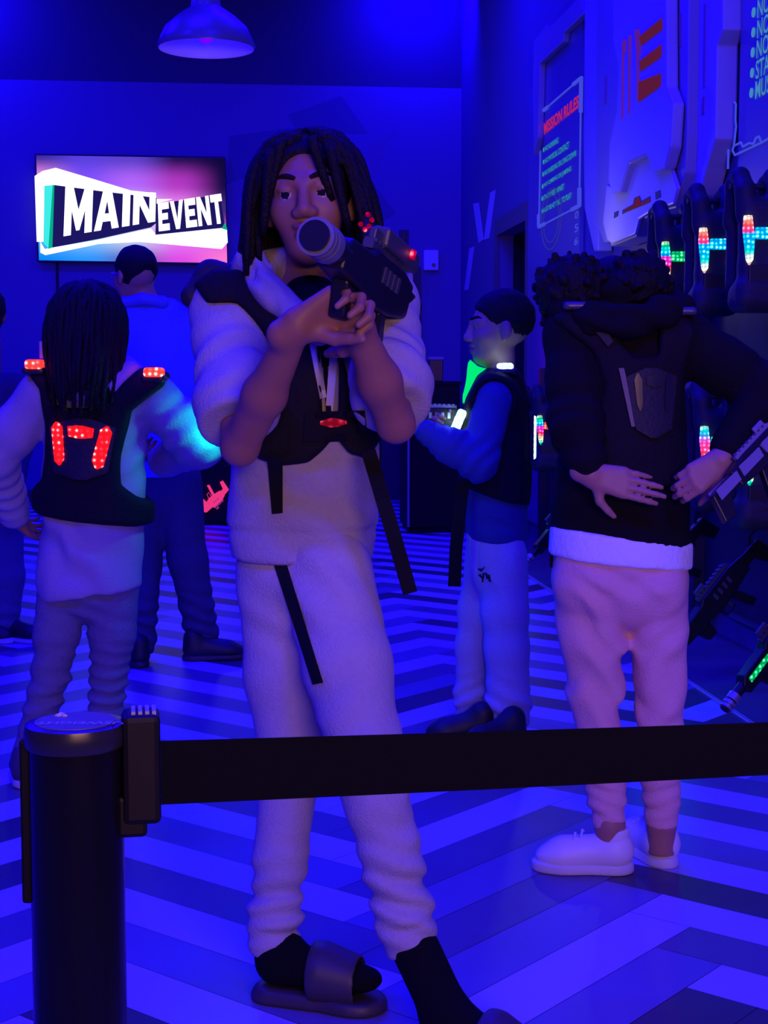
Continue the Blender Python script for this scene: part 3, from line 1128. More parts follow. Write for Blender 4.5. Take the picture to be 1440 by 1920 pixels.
def head(c, fwd, up=(0, 0, 1), H=0.23, fine=True):
    """head shapes about its middle; returns shapes and a function that sorts faces into skin, eye, iris and brow, lip"""
    r, f, u = frame(fwd, up)
    s = H / 0.23
    c = np.asarray(c, float)

    def w(x, y, z):
        return c + (r * x + f * y + u * z) * s
    ax = np.stack([r, f, u])
    L = []

    def add(fn, k=0.02):
        L.append((fn, k * s))
    add(ell(w(0, -0.014, 0.03), np.array([.075, .094, .086]) * s, ax))
    add(ell(w(0, 0.03, -0.03), np.array([.058, .06, .082]) * s, ax), 0.03)
    add(ell(w(0, 0.052, -0.088), np.array([.032, .03, .024]) * s, ax), 0.025)
    for sx in (-1, 1):
        add(ell(w(sx * .038, .052, -.022), np.array([.026, .026, .026]) * s, ax), 0.02)
        if fine:
            add(cap(w(sx * .012, .08, .026), w(sx * .046, .066, .022), .011 * s), 0.014)
        # ear
        ea = np.stack([nrm(r * sx + f * 0.25), nrm(f * sx * 0.0 + f - r * sx * 0.25), u])
        add(ell(w(sx * .076, -.012, -.004), np.array([.009, .019, .031]) * s, ea), 0.006)
        add(ell(w(sx * .074, -.006, -.028), np.array([.008, .010, .013]) * s, ea), 0.006)
    add(cap(w(0, .086, .016), w(0, .1025, -.025), .008 * s, .0128 * s), 0.013)
    for sx in (-1, 1):
        add(ell(w(sx * .013, .095, -.030), np.array([.010, .011, .009]) * s, ax), 0.008)
    add(ell(w(0, .084, -.052), np.array([.025, .015, .0085]) * s, ax), 0.005)
    add(ell(w(0, .081, -.068), np.array([.022, .015, .0095]) * s, ax), 0.005)
    main = U(*L)
    sock = [ell(w(sx * .032, .094, .006), np.array([.017, .013, .011]) * s, ax) for sx in (-1, 1)]
    slit = ell(w(0, .098, -.060), np.array([.024, .010, .0022]) * s, ax)
    eyes = [ell(w(sx * .032, .072, .006), np.array([.0125, .0125, .0125]) * s, ax) for sx in (-1, 1)]
    lids = [ell(w(sx * .032, .0755, .014), np.array([.015, .0115, .0065]) * s, ax) for sx in (-1, 1)]

    def fn(P):
        d = main(P)
        if not fine:
            return d
        for q in sock:
            d = smax(d, -q(P), 0.010 * s)
        d = smax(d, -slit(P), 0.004 * s)
        for q in eyes:
            d = smin(d, q(P), 0.002 * s)
        for q in lids:
            d = smin(d, q(P), 0.005 * s)
        return d

    def sort(C, mi):
        q = (C - c) / s
        x, y, z = q @ r, q @ f, q @ u
        near = (np.abs(x) < .12) & (np.abs(y) < .14) & (np.abs(z) < .13)
        for sx in (-1, 1):
            e = np.sqrt((x - sx * .032) ** 2 + (y - .072) ** 2 + (z - .006) ** 2)
            m = near & (e < .0135) & (z < .0095)
            mi[m] = 1
            mi[m & (np.sqrt((x - sx * .032 - .001) ** 2 + (z - .005) ** 2) < .0076)] = 2
        mi[near & (y > .066) & (np.abs(x) < .022 * np.sqrt(np.clip(1 - ((z + .060) / .0165) ** 2, 0, 1)) + .001) & (np.abs(z + .060) < .0145)] = 3
        return mi
    return fn, sort, w


def hand(w, d, n, side=1, curl=(35, 45, 30), thumb=(0.55, 0.75, 0.35), sc=1.0, spread=0.0):
    """palm, four fingers and a thumb; d runs along the hand, n is the way the palm faces"""
    d, n = nrm(d), nrm(n)
    n = nrm(n - d * (n @ d))
    t = np.cross(d, n) * side
    w = np.asarray(w, float)
    L = []
    off = (.030, .010, -.010, -.028)
    kn = [.088, .092, .088, .078]
    fl = ((.042, .026, .021), (.047, .030, .022), (.043, .027, .021), (.033, .020, .018))
    k1 = .012 * sc
    L.append((cap(w - d * .03 * sc, w, .025 * sc, .024 * sc), .02))
    for i in range(4):
        b = w + (d * .006 + t * off[i] * .55) * sc
        q = w + (d * kn[i] + t * off[i]) * sc
        L.append((cap(b, q, .0165 * sc, .0122 * sc), k1))
        ang = 0.0
        p = q
        dd0 = nrm(d + t * off[i] * spread * 12)
        for j in range(3):
            c_ = curl[i][j] if hasattr(curl[0], '__len__') else curl[j]
            ang += math.radians(c_)
            dd = dd0 * math.cos(ang) + n * math.sin(ang)
            e = p + dd * fl[i][j] * sc
            ra = (.0098, .0088, .0080, .0068)[j] * sc * (0.88 if i == 3 else 1)
            rb = (.0098, .0088, .0080, .0066)[j + 1] * sc * (0.88 if i == 3 else 1)
            L.append((cap(p, e, ra, rb), .0035 * sc))
            p = e
    tb = w + (d * .022 + t * .022 + n * .006) * sc
    td = nrm(d * thumb[0] + t * thumb[1] + n * thumb[2])
    e1 = tb + td * .040 * sc
    td2 = nrm(td + d * .45 + n * .25 - t * .35)
    e2 = e1 + td2 * .032 * sc
    td3 = nrm(td2 + n * .25 + d * .2)
    e3 = e2 + td3 * .024 * sc
    L.append((cap(tb, e1, .0155 * sc, .0118 * sc), .012 * sc))
    L.append((cap(e1, e2, .0112 * sc, .0096 * sc), .004 * sc))
    L.append((cap(e2, e3, .0096 * sc, .0074 * sc), .003 * sc))
    return L


def bounds(pts, m=0.2):
    p = np.array(pts)
    return p.min(0) - m, p.max(0) + m


def shoe(name, ankle_xy, d, parent, mU, mS, L=0.26, z0=0.0, hi=0.10, up=(0, 0, 1), label=None, h=0.006):
    """low shoe standing at heel point, toe along d; upper with a sole of its own"""
    d = nrm(d)
    up = nrm(up)
    t = np.cross(up, d)
    o = np.array([ankle_xy[0], ankle_xy[1], z0]) if len(ankle_xy) == 2 else np.asarray(ankle_xy, float)

    def w(x, y, z):
        return o + d * x + t * y + up * z
    ax = np.stack([d, t, up])
    k = L / 0.26
    up_ = U((cap(w(.0 * k, 0, .055), w(.0 * k, 0, hi), .038, .036), .03), (cap(w(0, 0, .045), w(.13 * k, 0, .042), .038, .040), .03),
            (cap(w(.0, 0, hi - .005), w(.12 * k, 0, .050), .030, .026), .03), (ell(w(.145 * k, 0, .036), np.array([.06 * k, .042, .030]), ax), .03))
    shp = U((ell(w(.005, 0, .03), np.array([.05, .036, .2]), ax), .04), (ell(w(.14 * k, .002, .03), np.array([.075 * k, .045, .2]), ax), .05), (cap(w(0, 0, 0), w(.12 * k, 0, 0), .034, .038), .03))
    f_up = lambda P: smax(up_(P), -((P - o) @ up) + .020, .004)
    f_so = lambda P: smax(smax(shp(P), (P - o) @ up - .028, .006), -((P - o) @ up), .006)
    lo, hi_ = bounds([w(-.06, -.07, 0), w(.24 * k, .07, hi + .04), w(-.06, .07, 0), w(.24 * k, -.07, hi)], 0.03)
    s = soft(name, f_up, lo, hi_, h, mU, parent, it=1, label=label)
    soft('sole', f_so, lo, hi_, h, mS, s, it=1)
    return s, w


def ecap(a, b, ra, rb, n, s):
    return flat(cap(a, b, ra, rb), (np.asarray(a) + np.asarray(b)) / 2, n, s)


def strands(lines, r0, r1, n=6):
    mb = MB()
    for pts in lines:
        m = len(pts)
        mb.tube(pts, [r0 * (1 - i / (m - 1)) + r1 * i / (m - 1) for i in range(m)], n)
    return mb.v, mb.f


def px_poly(pts, D):
    return [J(x, y, D) for x, y in pts]

# ------------------------------------------------------------------ blasters (laser-game guns)
M_gun = mat('gun_black', (0.008, 0.008, 0.011), 0.4, spec=0.4)
M_gun2 = mat('gun_grey', (0.05, 0.05, 0.065), 0.45)
M_silver = mat('gun_silver', (0.42, 0.42, 0.45), 0.38, metal=0.7)
G_pinkgun = glow('fluorescent_pink', (0.85, 0.035, 0.22), 1.0)
G_pinkgun2 = glow('fluorescent_pink_dim', (0.38, 0.03, 0.33), 0.8)
LED_CYAN = led('led_cyan', [(0.0, 0.9, 0.75)], 5.0)
LED_RED = led('led_red', [(1.0, 0.008, 0.02)], 3.2)
LED_REDTOP = led('led_red_top', [(1.0, 0.03, 0.03)], 6.0)
LED_WHITE = led('led_white', [(0.5, 0.85, 1.0)], 5.5)
LED_GREEN = led('led_green', [(0.0, 0.55, 0.15)], 2.0)
LED_RAIN = led('led_rainbow', [(0.0, 0.12, 1.0), (0.0, 0.75, 0.8), (0.0, 0.6, 0.25), (0.95, 0.7, 0.5), (1.0, 0.02, 0.08), (0.9, 0.02, 0.5)], 2.6, band=0.15)
LED_RAIN2 = led('led_rainbow_shifted', [(0.9, 0.02, 0.6), (0.05, 0.3, 1.0), (0.0, 0.8, 0.75), (0.95, 0.8, 0.7), (1.0, 0.03, 0.06), (1.0, 0.05, 0.3)], 2.8, band=0.16)
LED_SKY = led('led_sky', [(0.0, 0.40, 1.0)], 2.6)


def blaster(loc, d, up, label, scale=1.0, mB=None, mT=None, mR=None, leds=None, group=None, big=False, zs=1.0):
    d = nrm(d)
    s_ = nrm(np.cross(d, up))
    u = np.cross(s_, d)
    loc = np.asarray(loc, float)
    mB, mT, mR = mB or M_gun, mT or M_gun2, mR or M_silver
    g = thing('laser_blaster', loc, label, 'toy gun', group)

    def w(x, y, z):
        return loc + (d * x + s_ * y + u * z * zs) * scale

    def prof(name, pts, half, m, parent=g, bevel=0.006):
        return MB().prism([w(x, -half, z) for x, z in pts], s_ * 2 * half * scale).build(name, m, parent, bevel=bevel * scale)
    body = prof('receiver', [(-.12, -.03), (-.12, .045), (-.03, .06), (.16, .06), (.19, .045), (.33, .042), (.36, .02), (.36, -.025), (.2, -.038), (.12, -.052), (0, -.045)], .028, mB)
    prof('stock', [(-.115, .04), (-.25, .03), (-.285, -.085), (-.225, -.095), (-.18, -.02), (-.115, -.02)], .02, mB)
    gr = prof('grip', [(.0, -.04), (-.055, -.15), (-.015, -.165), (.045, -.045)], .019, mB)
    prof('trigger', [(.055, -.05), (.05, -.085), (.062, -.085), (.075, -.05)], .006, mT, gr, bevel=0.002)
    MB().tube([w(.04, 0, -.095), w(.1, 0, -.095), w(.125, 0, -.05)], .005 * scale, 6).build('trigger_guard', mB, gr, smooth=True)
    prof('foregrip', [(.2, -.036), (.205, -.10), (.255, -.10), (.285, -.03)], .018, mB)
    br = .03 if big else .021
    MB().tube([w(.33, 0, .008), w(.45, 0, .008)], br * scale, 20).build('barrel', mB, g, smooth=True)
    mz = MB()
    for x0 in ((.40, .43), (.437, .452), (.458, .47)):
        mz.tube([w(x0[0], 0, .008), w(x0[1], 0, .008)], (br + .005) * scale, 24)
    mz.tube([w(.35, 0, .008), w(.474, 0, .008)], (br - .006) * scale, 20)
    mzo = mz.build('muzzle', mR, g, smooth=True)
    MB().tube([w(.468, 0, .008), w(.4765, 0, .008)], (br - .002) * scale, 20).build('bore', mB, mzo, smooth=True)
    rl = MB().box(w(.06, 0, .066), (.11 * scale, .011 * scale, .008 * scale), (d, s_, u))
    for k in range(8):
        rl.box(w(-.03 + k * .026, 0, .077), (.007 * scale, .013 * scale, .004 * scale), (d, s_, u))
    rl.build('sight_rail', mT, g)
    MB().box(w(.13, 0, .09), (.03 * scale, .008 * scale, .012 * scale), (d, s_, u)).build('sight', mT, g, bevel=0.003)
    if leds:
        for sy in (-1, 1):
            MB().box(w(.26, sy * .028, .012), (.065 * scale, .003 * scale, .010 * scale), (d, s_, u)).build('light_strip', leds, g)
    for sy in (-1, 1):
        v = MB()
        for k in range(4):
            v.box(w(.0 + k * .035, sy * .029, .02), (.008 * scale, .002 * scale, .016 * scale), (d, s_, u))
        v.build('vent', mT, g)
    return g, w


# ------------------------------------------------------------------ stanchion and belt
M_post = mat('post_black', (0.005, 0.005, 0.006), 0.2, noise=0.1, nscale=30, spec=0.3)
M_postcap = mat('post_cap', (0.016, 0.016, 0.02), 0.28, spec=0.5)
M_capface = mat('cap_face', (0.10, 0.10, 0.14), 0.4)
M_belt = mat('belt_black', (0.0035, 0.0035, 0.0045), 0.85, bump=0.15, bscale=500, spec=0.08)
TOPZ = 0.975
DP = 0.985
pc = J(141, 1360, DP)
pc[2] = 0
RP = 0.0318
post = thing('barrier_post', pc, 'black round barrier post at the front left', 'barrier post')
MB().lathe(pc, [(RP - .001, .02), (RP - .001, TOPZ - .012)], 64).build('tube', M_post, post, smooth=True)
MB().lathe(pc, [(.165, 0), (.168, .006), (.165, .012), (.09, .024), (.045, .032), (.036, .04), (.034, .05)], 64).build('foot', M_post, post, smooth=True)
MB().lathe(pc, [(RP + .0002, TOPZ - .016), (RP + .0016, TOPZ - .014), (RP + .0016, TOPZ - .006), (RP + .0006, TOPZ - .001), (RP - .003, TOPZ)], 64).build('cap', M_postcap, post, smooth=True)
cf = MB().lathe(pc, [(.0262, TOPZ - .001), (.0262, TOPZ + .0005)], 48).build('cap_plate', M_capface, post, smooth=False)
V, Fc = text_geo('USWEIGHT', 0.01, 'CENTER')
V = V * 0.0115
# the word faces the far side of the post
P = pc + (-RT)[None] * V[:, :1] + (-FH)[None] * V[:, 1:2] - FH * 0.004 + RT * 0.005 + np.array([0, 0, TOPZ + .0008])
mk('lettering', P, Fc, mat('cap_print', (0.4, 0.4, 0.5), 0.5), cf, smooth=False)
mb = MB()
for sx in (-1, 1):
    mb.tube([pc + RT * (-0.012 + sx * .003) + FH * .012 + np.array([0, 0, TOPZ + .0002]), pc + RT * (-.012) + FH * (.012 + .004) + np.array([0, 0, TOPZ + .001])], .0018, 6)
mb.build('emblem', MATS['cap_print'], cf)
# belt head on the right, spare receivers on the left and the front
M_case = mat('cassette_black', (0.004, 0.004, 0.005), 0.5, spec=0.2)
hd = nrm(RT * 0.985 - FH * 0.0 + FH * 0.17)
hs = nrm(np.cross(np.array([0, 0, 1.0]), hd))
hb = MB()
cz0, cz1 = J(270, 1560, DP)[2], J(270, 1338, DP)[2]
hb.box(pc + hd * (RP + .0108) + np.array([0, 0, (TOPZ - .063 + TOPZ + .004) / 2 - .002]), (.0125, .016, (.067) / 2 + .003), (hd, hs, (0, 0, 1)))
hb.build('belt_head', M_case, post, bevel=0.004)
MB().box(pc + hd * (RP + .004) + np.array([0, 0, TOPZ - .063]), (.010, .013, .014), (hd, hs, (0, 0, 1))).build('receiver', M_case, post, bevel=0.003)
gv = MB()
for k in range(4):
    gv.box(pc + hd * (RP + .006 + k * .0045) + np.array([0, 0, TOPZ + .0058]), (.0013, .010, .0012), (hd, hs, (0, 0, 1)))
gv.build('grip_ribs', mat('rib_grey', (.3, .3, .36), .4), post)
for dd, zc in ((-RT, TOPZ - .085), (nrm(-RT * .3 - FH), TOPZ - .16)):
    t = nrm(np.cross(np.array([0, 0, 1.0]), dd))
MB().box(pc - RT * (RP + .0005) + FH * .004 + np.array([0, 0, TOPZ - .066]), (.0035, .012, .055), (RT, FH, (0, 0, 1))).build('receiver', M_case, post, bevel=0.002)

# belt: from the head away to the right
b0 = pc + hd * (RP + .0236)
b0[2] = 0
bpts = []
e_end = J(1560, 1425, 1.235)
for k in range(25):
    t = k / 24
    p = b0 * (1 - t) + np.array([e_end[0], e_end[1], 0]) * t
    ztop = (TOPZ - .0155) + (J(1440, 1374, 1.19)[2] - (TOPZ - .0155)) * t - 0.0006 * math.sin(t * math.pi)
    bpts.append((p, ztop))
V, Fc = [], []
for p, zt in bpts:
    for sy in (-1, 1):
        V.append(p + hs * sy * .0006 + np.array([0, 0, zt]))
        V.append(p + hs * sy * .0006 + np.array([0, 0, zt - .0432]))
for k in range(24):
    a = k * 4
    Fc += [(a, a + 1, a + 5, a + 4), (a + 2, a + 6, a + 7, a + 3), (a, a + 4, a + 6, a + 2), (a + 1, a + 3, a + 7, a + 5)]
n = len(V)
Fc += [(0, 2, 3, 1), (n - 4, n - 3, n - 1, n - 2)]
belt = MB().add(V, Fc).build('barrier_belt', M_belt, base=(b0[0], b0[1], TOPZ - .04))
tag(belt, 'black fabric barrier belt stretched across the picture from the post', 'barrier belt')

# ------------------------------------------------------------------ black cabinets by the back wall
M_cab = mat('cabinet_black', (0.005, 0.005, 0.008), 0.6, spec=0.15)
M_litedge = mat('cabinet_lit_edge', (0.20, 0.20, 0.24), 0.5)
c0 = on_z(764, 1000)
cab = thing('cabinet', (c0[0] + .12, c0[1] + .3, 0), 'black waist-high cabinet standing right of the dark door', 'cabinet')
cx0, cx1, cy0, cy1, ct = c0[0], 1.775, c0[1], c0[1] + 0.55, 1.15
MB().box(((cx0 + cx1) / 2, (cy0 + cy1) / 2, ct / 2 + .02), ((cx1 - cx0) / 2, (cy1 - cy0) / 2, ct / 2 - .02)).build('body', M_cab, cab, bevel=0.01)
MB().box((cx0 + .006, cy0 - .008, ct / 2 + .02), (.008, .008, ct / 2 - .03)).build('lit_edge', M_litedge, cab)  # pale strip paints the light caught along the cabinet's left edge
MB().box(((cx0 + cx1) / 2, (cy0 + cy1) / 2, ct + .012), ((cx1 - cx0) / 2 + .01, (cy1 - cy0) / 2 + .01, .014)).build('top', M_cab, cab, bevel=0.004)
MB().box(((cx0 + cx1) / 2, (cy0 + cy1) / 2, .02), ((cx1 - cx0) / 2 - .02, (cy1 - cy0) / 2 - .02, .02)).build('plinth', M_cab, cab)
bx = on_y(816, 745, cy0 + .25)
bx[2] = ct + .026
cup = thing('small_box', bx, 'small dark box with a pale lid on the cabinet right of the door', 'box')
MB().box(bx + np.array([0, 0, .085]), (.055, .05, .085)).build('body', M_bezel, cup, bevel=0.006)
MB().box(bx + np.array([0, 0, .18]), (.06, .055, .012)).build('lid', mat('lid_grey', (0.25, 0.25, 0.3), 0.5), cup, bevel=0.004)

l0 = on_z(470, 985)
cab2 = thing('counter', (l0[0] - .5, l0[1] + .3, 0), 'low black counter behind the person in the blue shirt', 'counter')
MB().box((l0[0] - .42, l0[1] + .3, .52), (.62, .28, .50)).build('body', M_cab, cab2, bevel=0.01)
MB().box((l0[0] - .42, l0[1] + .3, 1.035), (.64, .30, .016)).build('top', M_cab, cab2, bevel=0.004)
MB().box((l0[0] - .42, l0[1] + .3, .01), (.60, .26, .012)).build('plinth', M_cab, cab2)
# fluorescent blaster hanging muzzle down on the counter's front
pg = J(407, 932, float((np.array([l0[0] - .4, l0[1] + .007, 0.5]) - CAM) @ FH))
pd = nrm(J(382, 960, 12.2) - J(428, 916, 12.2))
pu = nrm(np.cross(pd, FH))
if pu[2] > 0:
    pu = -pu
blaster(pg, pd, pu, 'fluorescent pink blaster hanging grip-up on the front of the black counter', 0.45, G_pinkgun, G_pinkgun2, G_pinkgun2, zs=1.7)

# ------------------------------------------------------------------ people
def Dg(px, py):
    return float((on_z(px, py) - CAM) @ FH)


def cut(fn, p, n, k=0.004):
    pl = plane(p, n)
    return lambda P: smax(fn(P), pl(P), k)


def lerp(a, b, t):
    return np.asarray(a) * (1 - t) + np.asarray(b) * t


M_knit = mat('hoodie_grey', (0.37, 0.34, 0.36), 0.9, noise=0.10, nscale=90, bump=0.25, bscale=220, spec=0.2)
M_jog = mat('jogger_grey', (0.44, 0.40, 0.38), 0.9, noise=0.10, nscale=90, bump=0.25, bscale=220, spec=0.2)
M_cream = mat('hoodie_cream', (0.36, 0.31, 0.36), 0.9, noise=0.08, nscale=80, bump=0.25, bscale=200, spec=0.2)
M_vest = mat('vest_black', (0.008, 0.007, 0.010), 0.75, bump=0.2, bscale=90, spec=0.15)
M_vestpad = mat('vest_pad', (0.015, 0.015, 0.022), 0.6, bump=0.15, bscale=120, spec=0.3)
M_strap = mat('strap_black', (0.006, 0.006, 0.008), 0.8, spec=0.15)
M_tee = mat('tee_black', (0.006, 0.006, 0.008), 0.9, spec=0.1)
M_sock = mat('sock_black', (0.005, 0.005, 0.006), 0.95, spec=0.1)
M_slide = mat('slide_rubber', (0.045, 0.035, 0.045), 0.5)
M_ribbon = mat('drawstring_white', (0.6, 0.58, 0.6), 0.8)
M_plastic = mat('plastic_black', (0.015, 0.015, 0.02), 0.35)


# ================= the teenager in front, aiming a blaster
base = on_z(585, 1895)
pA = thing('person', base, 'person with chin-length locs in grey hoodie and joggers aiming a blaster at the viewer', 'person')
D0 = 2.87
S1, E1, W1 = J(428, 580, 2.90), J(450, 838, 2.70), J(556, 612, 2.53)
S2, E2, W2 = J(712, 572, 2.90), J(742, 795, 2.70), J(672, 612, 2.57)
chest, belly, pelv = J(580, 640, 2.90), J(568, 860, 2.92), J(565, 1010, 2.93)
H1, K1, A1 = J(525, 1070, 2.96), J(545, 1430, 2.90), J(508, 1790, Dg(500, 1890) + .05)
H2, K2, A2 = J(612, 1070, 2.88), J(690, 1430, 2.72), J(774, 1785, 2.68)
ANK2 = J(846, 1915, 2.60)
headA, sortA, wA = head(J(580, 378, 2.86), -FH + RT * (-0.06), UPW - RT * 0.07, 0.236)
neck0, neck1 = J(585, 590, 2.92), J(582, 455, 2.90)
toe1a, heel1 = on_z(700, 1893), on_z(480, 1868)
fd1 = nrm(toe1a - heel1)
body = U().chain([neck0, neck1], [.058, .05], .02)
body.add(ecap(chest, pelv, .115, .10, FH, 1.5), .03)
body.add(cap(S1, S2, .045, .045), .03)
body.chain([S1, E1, lerp(E1, W1, .45), W1], [.040, .031, .036, .0235], .02)
body.chain([S2, E2, lerp(E2, W2, .45), W2], [.040, .031, .036, .0235], .02)
body.chain([H1, K1, A1], [.06, .045, .03], .02)
body.chain([H2, K2, A2], [.06, .045, .03], .02)
gA_d = nrm(J(588, 450, 2.33) - J(700, 536, 2.66))
gA_u = nrm(UPW + RT * 0.22)
gA_loc = J(588, 450, 2.33) - gA_d * .474 * .86
hd1 = gA_loc + gA_d * .235 * .86 - gA_u * .055
hd2 = gA_loc - gA_u * .085
for W, tgt, n, sd in ((W1, hd1, RT * .75 + UPW * .25 - FH * .2, 1), (W2, hd2, -RT * .75 - FH * .35 + UPW * .1, -1)):
    body.add(hand(W, tgt - W, n, sd, curl=(42, 68, 48), thumb=(.6, .35, .6), sc=0.98), .01)
fA = lambda P: smin(body(P), headA(P), .02)
lo, hi = bounds([A1, A2, S1, S2, E1, E2, W1, W2, hd1, hd2, J(580, 240, 2.86)], .17)
lo[2] = 0.02
bodyA = soft('body', fA, lo, hi, .0028, [M_skin, M_eye, M_iris, M_lip, M_brow], pA, it=1, matfn=lambda C: sortA(C, np.zeros(len(C), int)))
# hoodie
tors = U((ecap(J(582, 620, 2.91), J(566, 985, 2.93), .150, .138, FH, 1.32), .05), (cap(S1, S2, .068, .068), .05), (cap(J(500, 540, 2.92), J(665, 535, 2.92), .06), .05))
T_A = U((tors, .03))
sl1 = cut(U((cap(S1, lerp(S1, E1, .92), .074, .066), .03), (ell(lerp(S1, E1, .72), np.array([.072, .07, .085])), .03)), lerp(S1, E1, .84), E1 - S1, .012)
sl2 = cut(U((cap(S2, lerp(S2, E2, .95), .072, .064), .03), (ell(lerp(S2, E2, .72), np.array([.072, .07, .085])), .03)), lerp(S2, E2, .88), E2 - S2, .012)
hem = J(562, 1046, 2.93)
rib = lambda P: np.abs(((P - hem) @ UPW) - .03) - .03
hoodA = U((cut(tors, hem, -UPW + RT * .0), .02), (sl1, .025), (sl2, .025))
hb_ = ecap(J(566, 985, 2.93), J(562, 1060, 2.93), .146, .136, FH, 1.28)
hoodA.add(cut(hb_, hem, -UPW), .012)
neckhole = cap(J(585, 590, 2.86), J(582, 430, 2.80), .060, .085)
hoodA_f = folds(lambda P: smax(hoodA(P), -neckhole(P), .02) + .005 * np.exp(-(((P - hem)[:, 2] - .058) / .007) ** 2) * (np.abs((P - hem) @ RT) < .17),
                [(lerp(S1, E1, .55), .10, (E1 - S1) + RT * .10, .062, .007), (lerp(S2, E2, .55), .10, (E2 - S2) - RT * .08, .066, .007), (J(600, 950, 2.8), .16, UPW + RT * .5, .09, .005)], 3, .003, .09)
lo, hi = bounds([S1, S2, E1, E2, hem, J(580, 500, 2.9)], .15)
hoodie = soft('hoodie', hoodA_f, lo, hi, .0055, M_knit, pA)
hp = [J(462, 520, 2.93), J(470, 498, 2.86), J(505, 545, 2.80), J(560, 598, 2.775), J(600, 622, 2.77), J(640, 600, 2.775), J(690, 548, 2.80), J(722, 520, 2.86), J(735, 525, 2.94), J(660, 515, 3.03), J(585, 505, 3.05), J(510, 510, 3.03), J(462, 520, 2.93)]
hoodF = folds(U().chain(hp, [.036, .033, .028, .024, .02, .024, .028, .033, .036, .045, .05, .045, .036], .02), [(J(490, 530, 2.82), .07, RT + UPW * .6, .035, .006), (J(720, 540, 2.85), .07, RT - UPW * .6, .035, .006)], 4, .002, .05)
lo, hi = bounds(hp, .08)
soft('hood', hoodF, lo, hi, .0055, M_knit, hoodie)
# black tee at the neck
lo, hi = bounds([J(585, 560, 2.86)], .16)
soft('undershirt', U((ecap(J(585, 640, 2.86), J(583, 575, 2.875), .085, .062, FH, 1.2), .02)), lo, hi, .006, M_tee, pA)
# joggers
hipsA = U((ecap(J(565, 990, 2.93), J(567, 1090, 2.93), .116, .118, FH, 1.25), .05))
A1c, A2c = lerp(K1, A1, 1.0), lerp(K2, A2, .99)
legs = U((hipsA, .05)).chain([H1, lerp(H1, K1, .55), K1, lerp(K1, A1, .5), lerp(K1, A1, .80), lerp(K1, A1, .88), lerp(K1, A1, 1.1)], [.086, .078, .060, .050, .049, .041, .040], .025)
legs.chain([H2, lerp(H2, K2, .5), K2, lerp(K2, A2, .5), lerp(K2, A2, .82), lerp(K2, A2, .89), lerp(K2, A2, 1.1)], [.088, .082, .066, .054, .052, .044, .043], .025)
cA1, cA2 = plane(A1, A1 - K1), plane(A2, A2 - K2)


def jogf(P):
    d = legs(P)
    side = np.linalg.norm(P - A1, axis=1) < np.linalg.norm(P - A2, axis=1)
    h_ = np.where(side, (P - A1) @ nrm(K1 - A1), (P - A2) @ nrm(K2 - A2))
    d = d + .005 * np.exp(-((h_ - .055) / .006) ** 2)
    return smax(d, np.where(side, cA1(P), cA2(P)), .004)


jogF = folds(jogf, [(lerp(K1, A1, .74), .085, (A1 - K1) + RT * .12, .042, .008), (lerp(K2, A2, .68), .095, (A2 - K2) - RT * .2, .046, .009),
                    (K2, .11, (A2 - K2) + RT * .1, .09, .006), (J(570, 1110, 2.82), .12, UPW + RT * .7, .07, .005)], 5, .0035, .11)
lo, hi = bounds([J(565, 960, 2.93), A1, A2, H1, H2], .18)
jog = soft('joggers', jogF, lo, hi, .0055, M_jog, pA)
bj = bvh_of(jog)
patch('pocket_zip', [(510, 1048), (534, 1046), (606, 1280), (586, 1284)], bj, M_strap, jog, th=.003, nx=3, ny=14)
# vest
vpx = [(356, 528), (392, 500), (462, 503), (522, 548), (572, 606), (600, 650), (604, 778), (634, 778), (636, 650), (672, 580), (705, 545), (742, 545), (752, 600), (722, 680), (706, 760), (712, 830), (690, 862), (655, 852), (628, 818), (604, 846), (578, 868), (530, 874), (482, 862), (466, 820), (480, 740), (470, 660), (432, 592), (384, 566)]
vpA = poly2(px_poly(vpx, 2.80), RT, UPW)
vbA = poly2(px_poly([(370, 520), (760, 520), (740, 620), (715, 760), (715, 870), (465, 870), (465, 760), (400, 600)], 2.95), RT, UPW)
front = lambda P: (P - J(580, 700, 2.905)) @ FH
armA = U((cap(lerp(S1, E1, .22), E1, .078, .08), .01), (cap(lerp(S2, E2, .22), E2, .078, .08), .01))


def vestA(P):
    t = np.minimum(T_A(P), cap(S1, S2, .075)(P)) - .024
    p = np.where(front(P) < 0, vpA(P), vbA(P))
    d = smax(t, p, .010)
    d = smax(d, -armA(P), .012)
    return smax(d, -(neckhole(P) - .01), .012)


lo, hi = bounds([S1, S2, J(570, 890, 2.9)], .15)
vest = soft('vest', vestA, lo, hi, .0055, M_vest, pA)
bv = bvh_of(vest, hoodie)
patch('chest_light', [(602, 784), (648, 784), (652, 800), (598, 802)], bv, LED_REDTOP if False else led('led_red_dim', [(0.75, 0.01, 0.06)], 0.9), vest, th=.006, nx=5, ny=3, rnd=.6)
patch('buckle', [(572, 772), (684, 770), (690, 826), (568, 830)], bv, M_strap, vest, th=.004, nx=6, ny=4)
patch('drawstring', [(578, 634), (596, 628), (612, 745), (600, 748)], bv, M_ribbon, hoodie, th=.004, nx=2, ny=8)
patch('drawstring', [(622, 615), (640, 592), (624, 772), (610, 772)], bv, M_ribbon, hoodie, th=.004, nx=2, ny=8)
patch('zip', [(604, 660), (612, 660), (622, 778), (612, 778)], bv, M_strap, hoodie, th=.003, nx=2, ny=6)
patch('strap', [(500, 850), (530, 852), (530, 962), (510, 964)], bv, M_strap, vest, th=.003, nx=2, ny=8)
st = MB()
q0 = [J(692, 850, 2.76), J(716, 930, 2.72), J(740, 1010, 2.72), J(768, 1108, 2.74)]
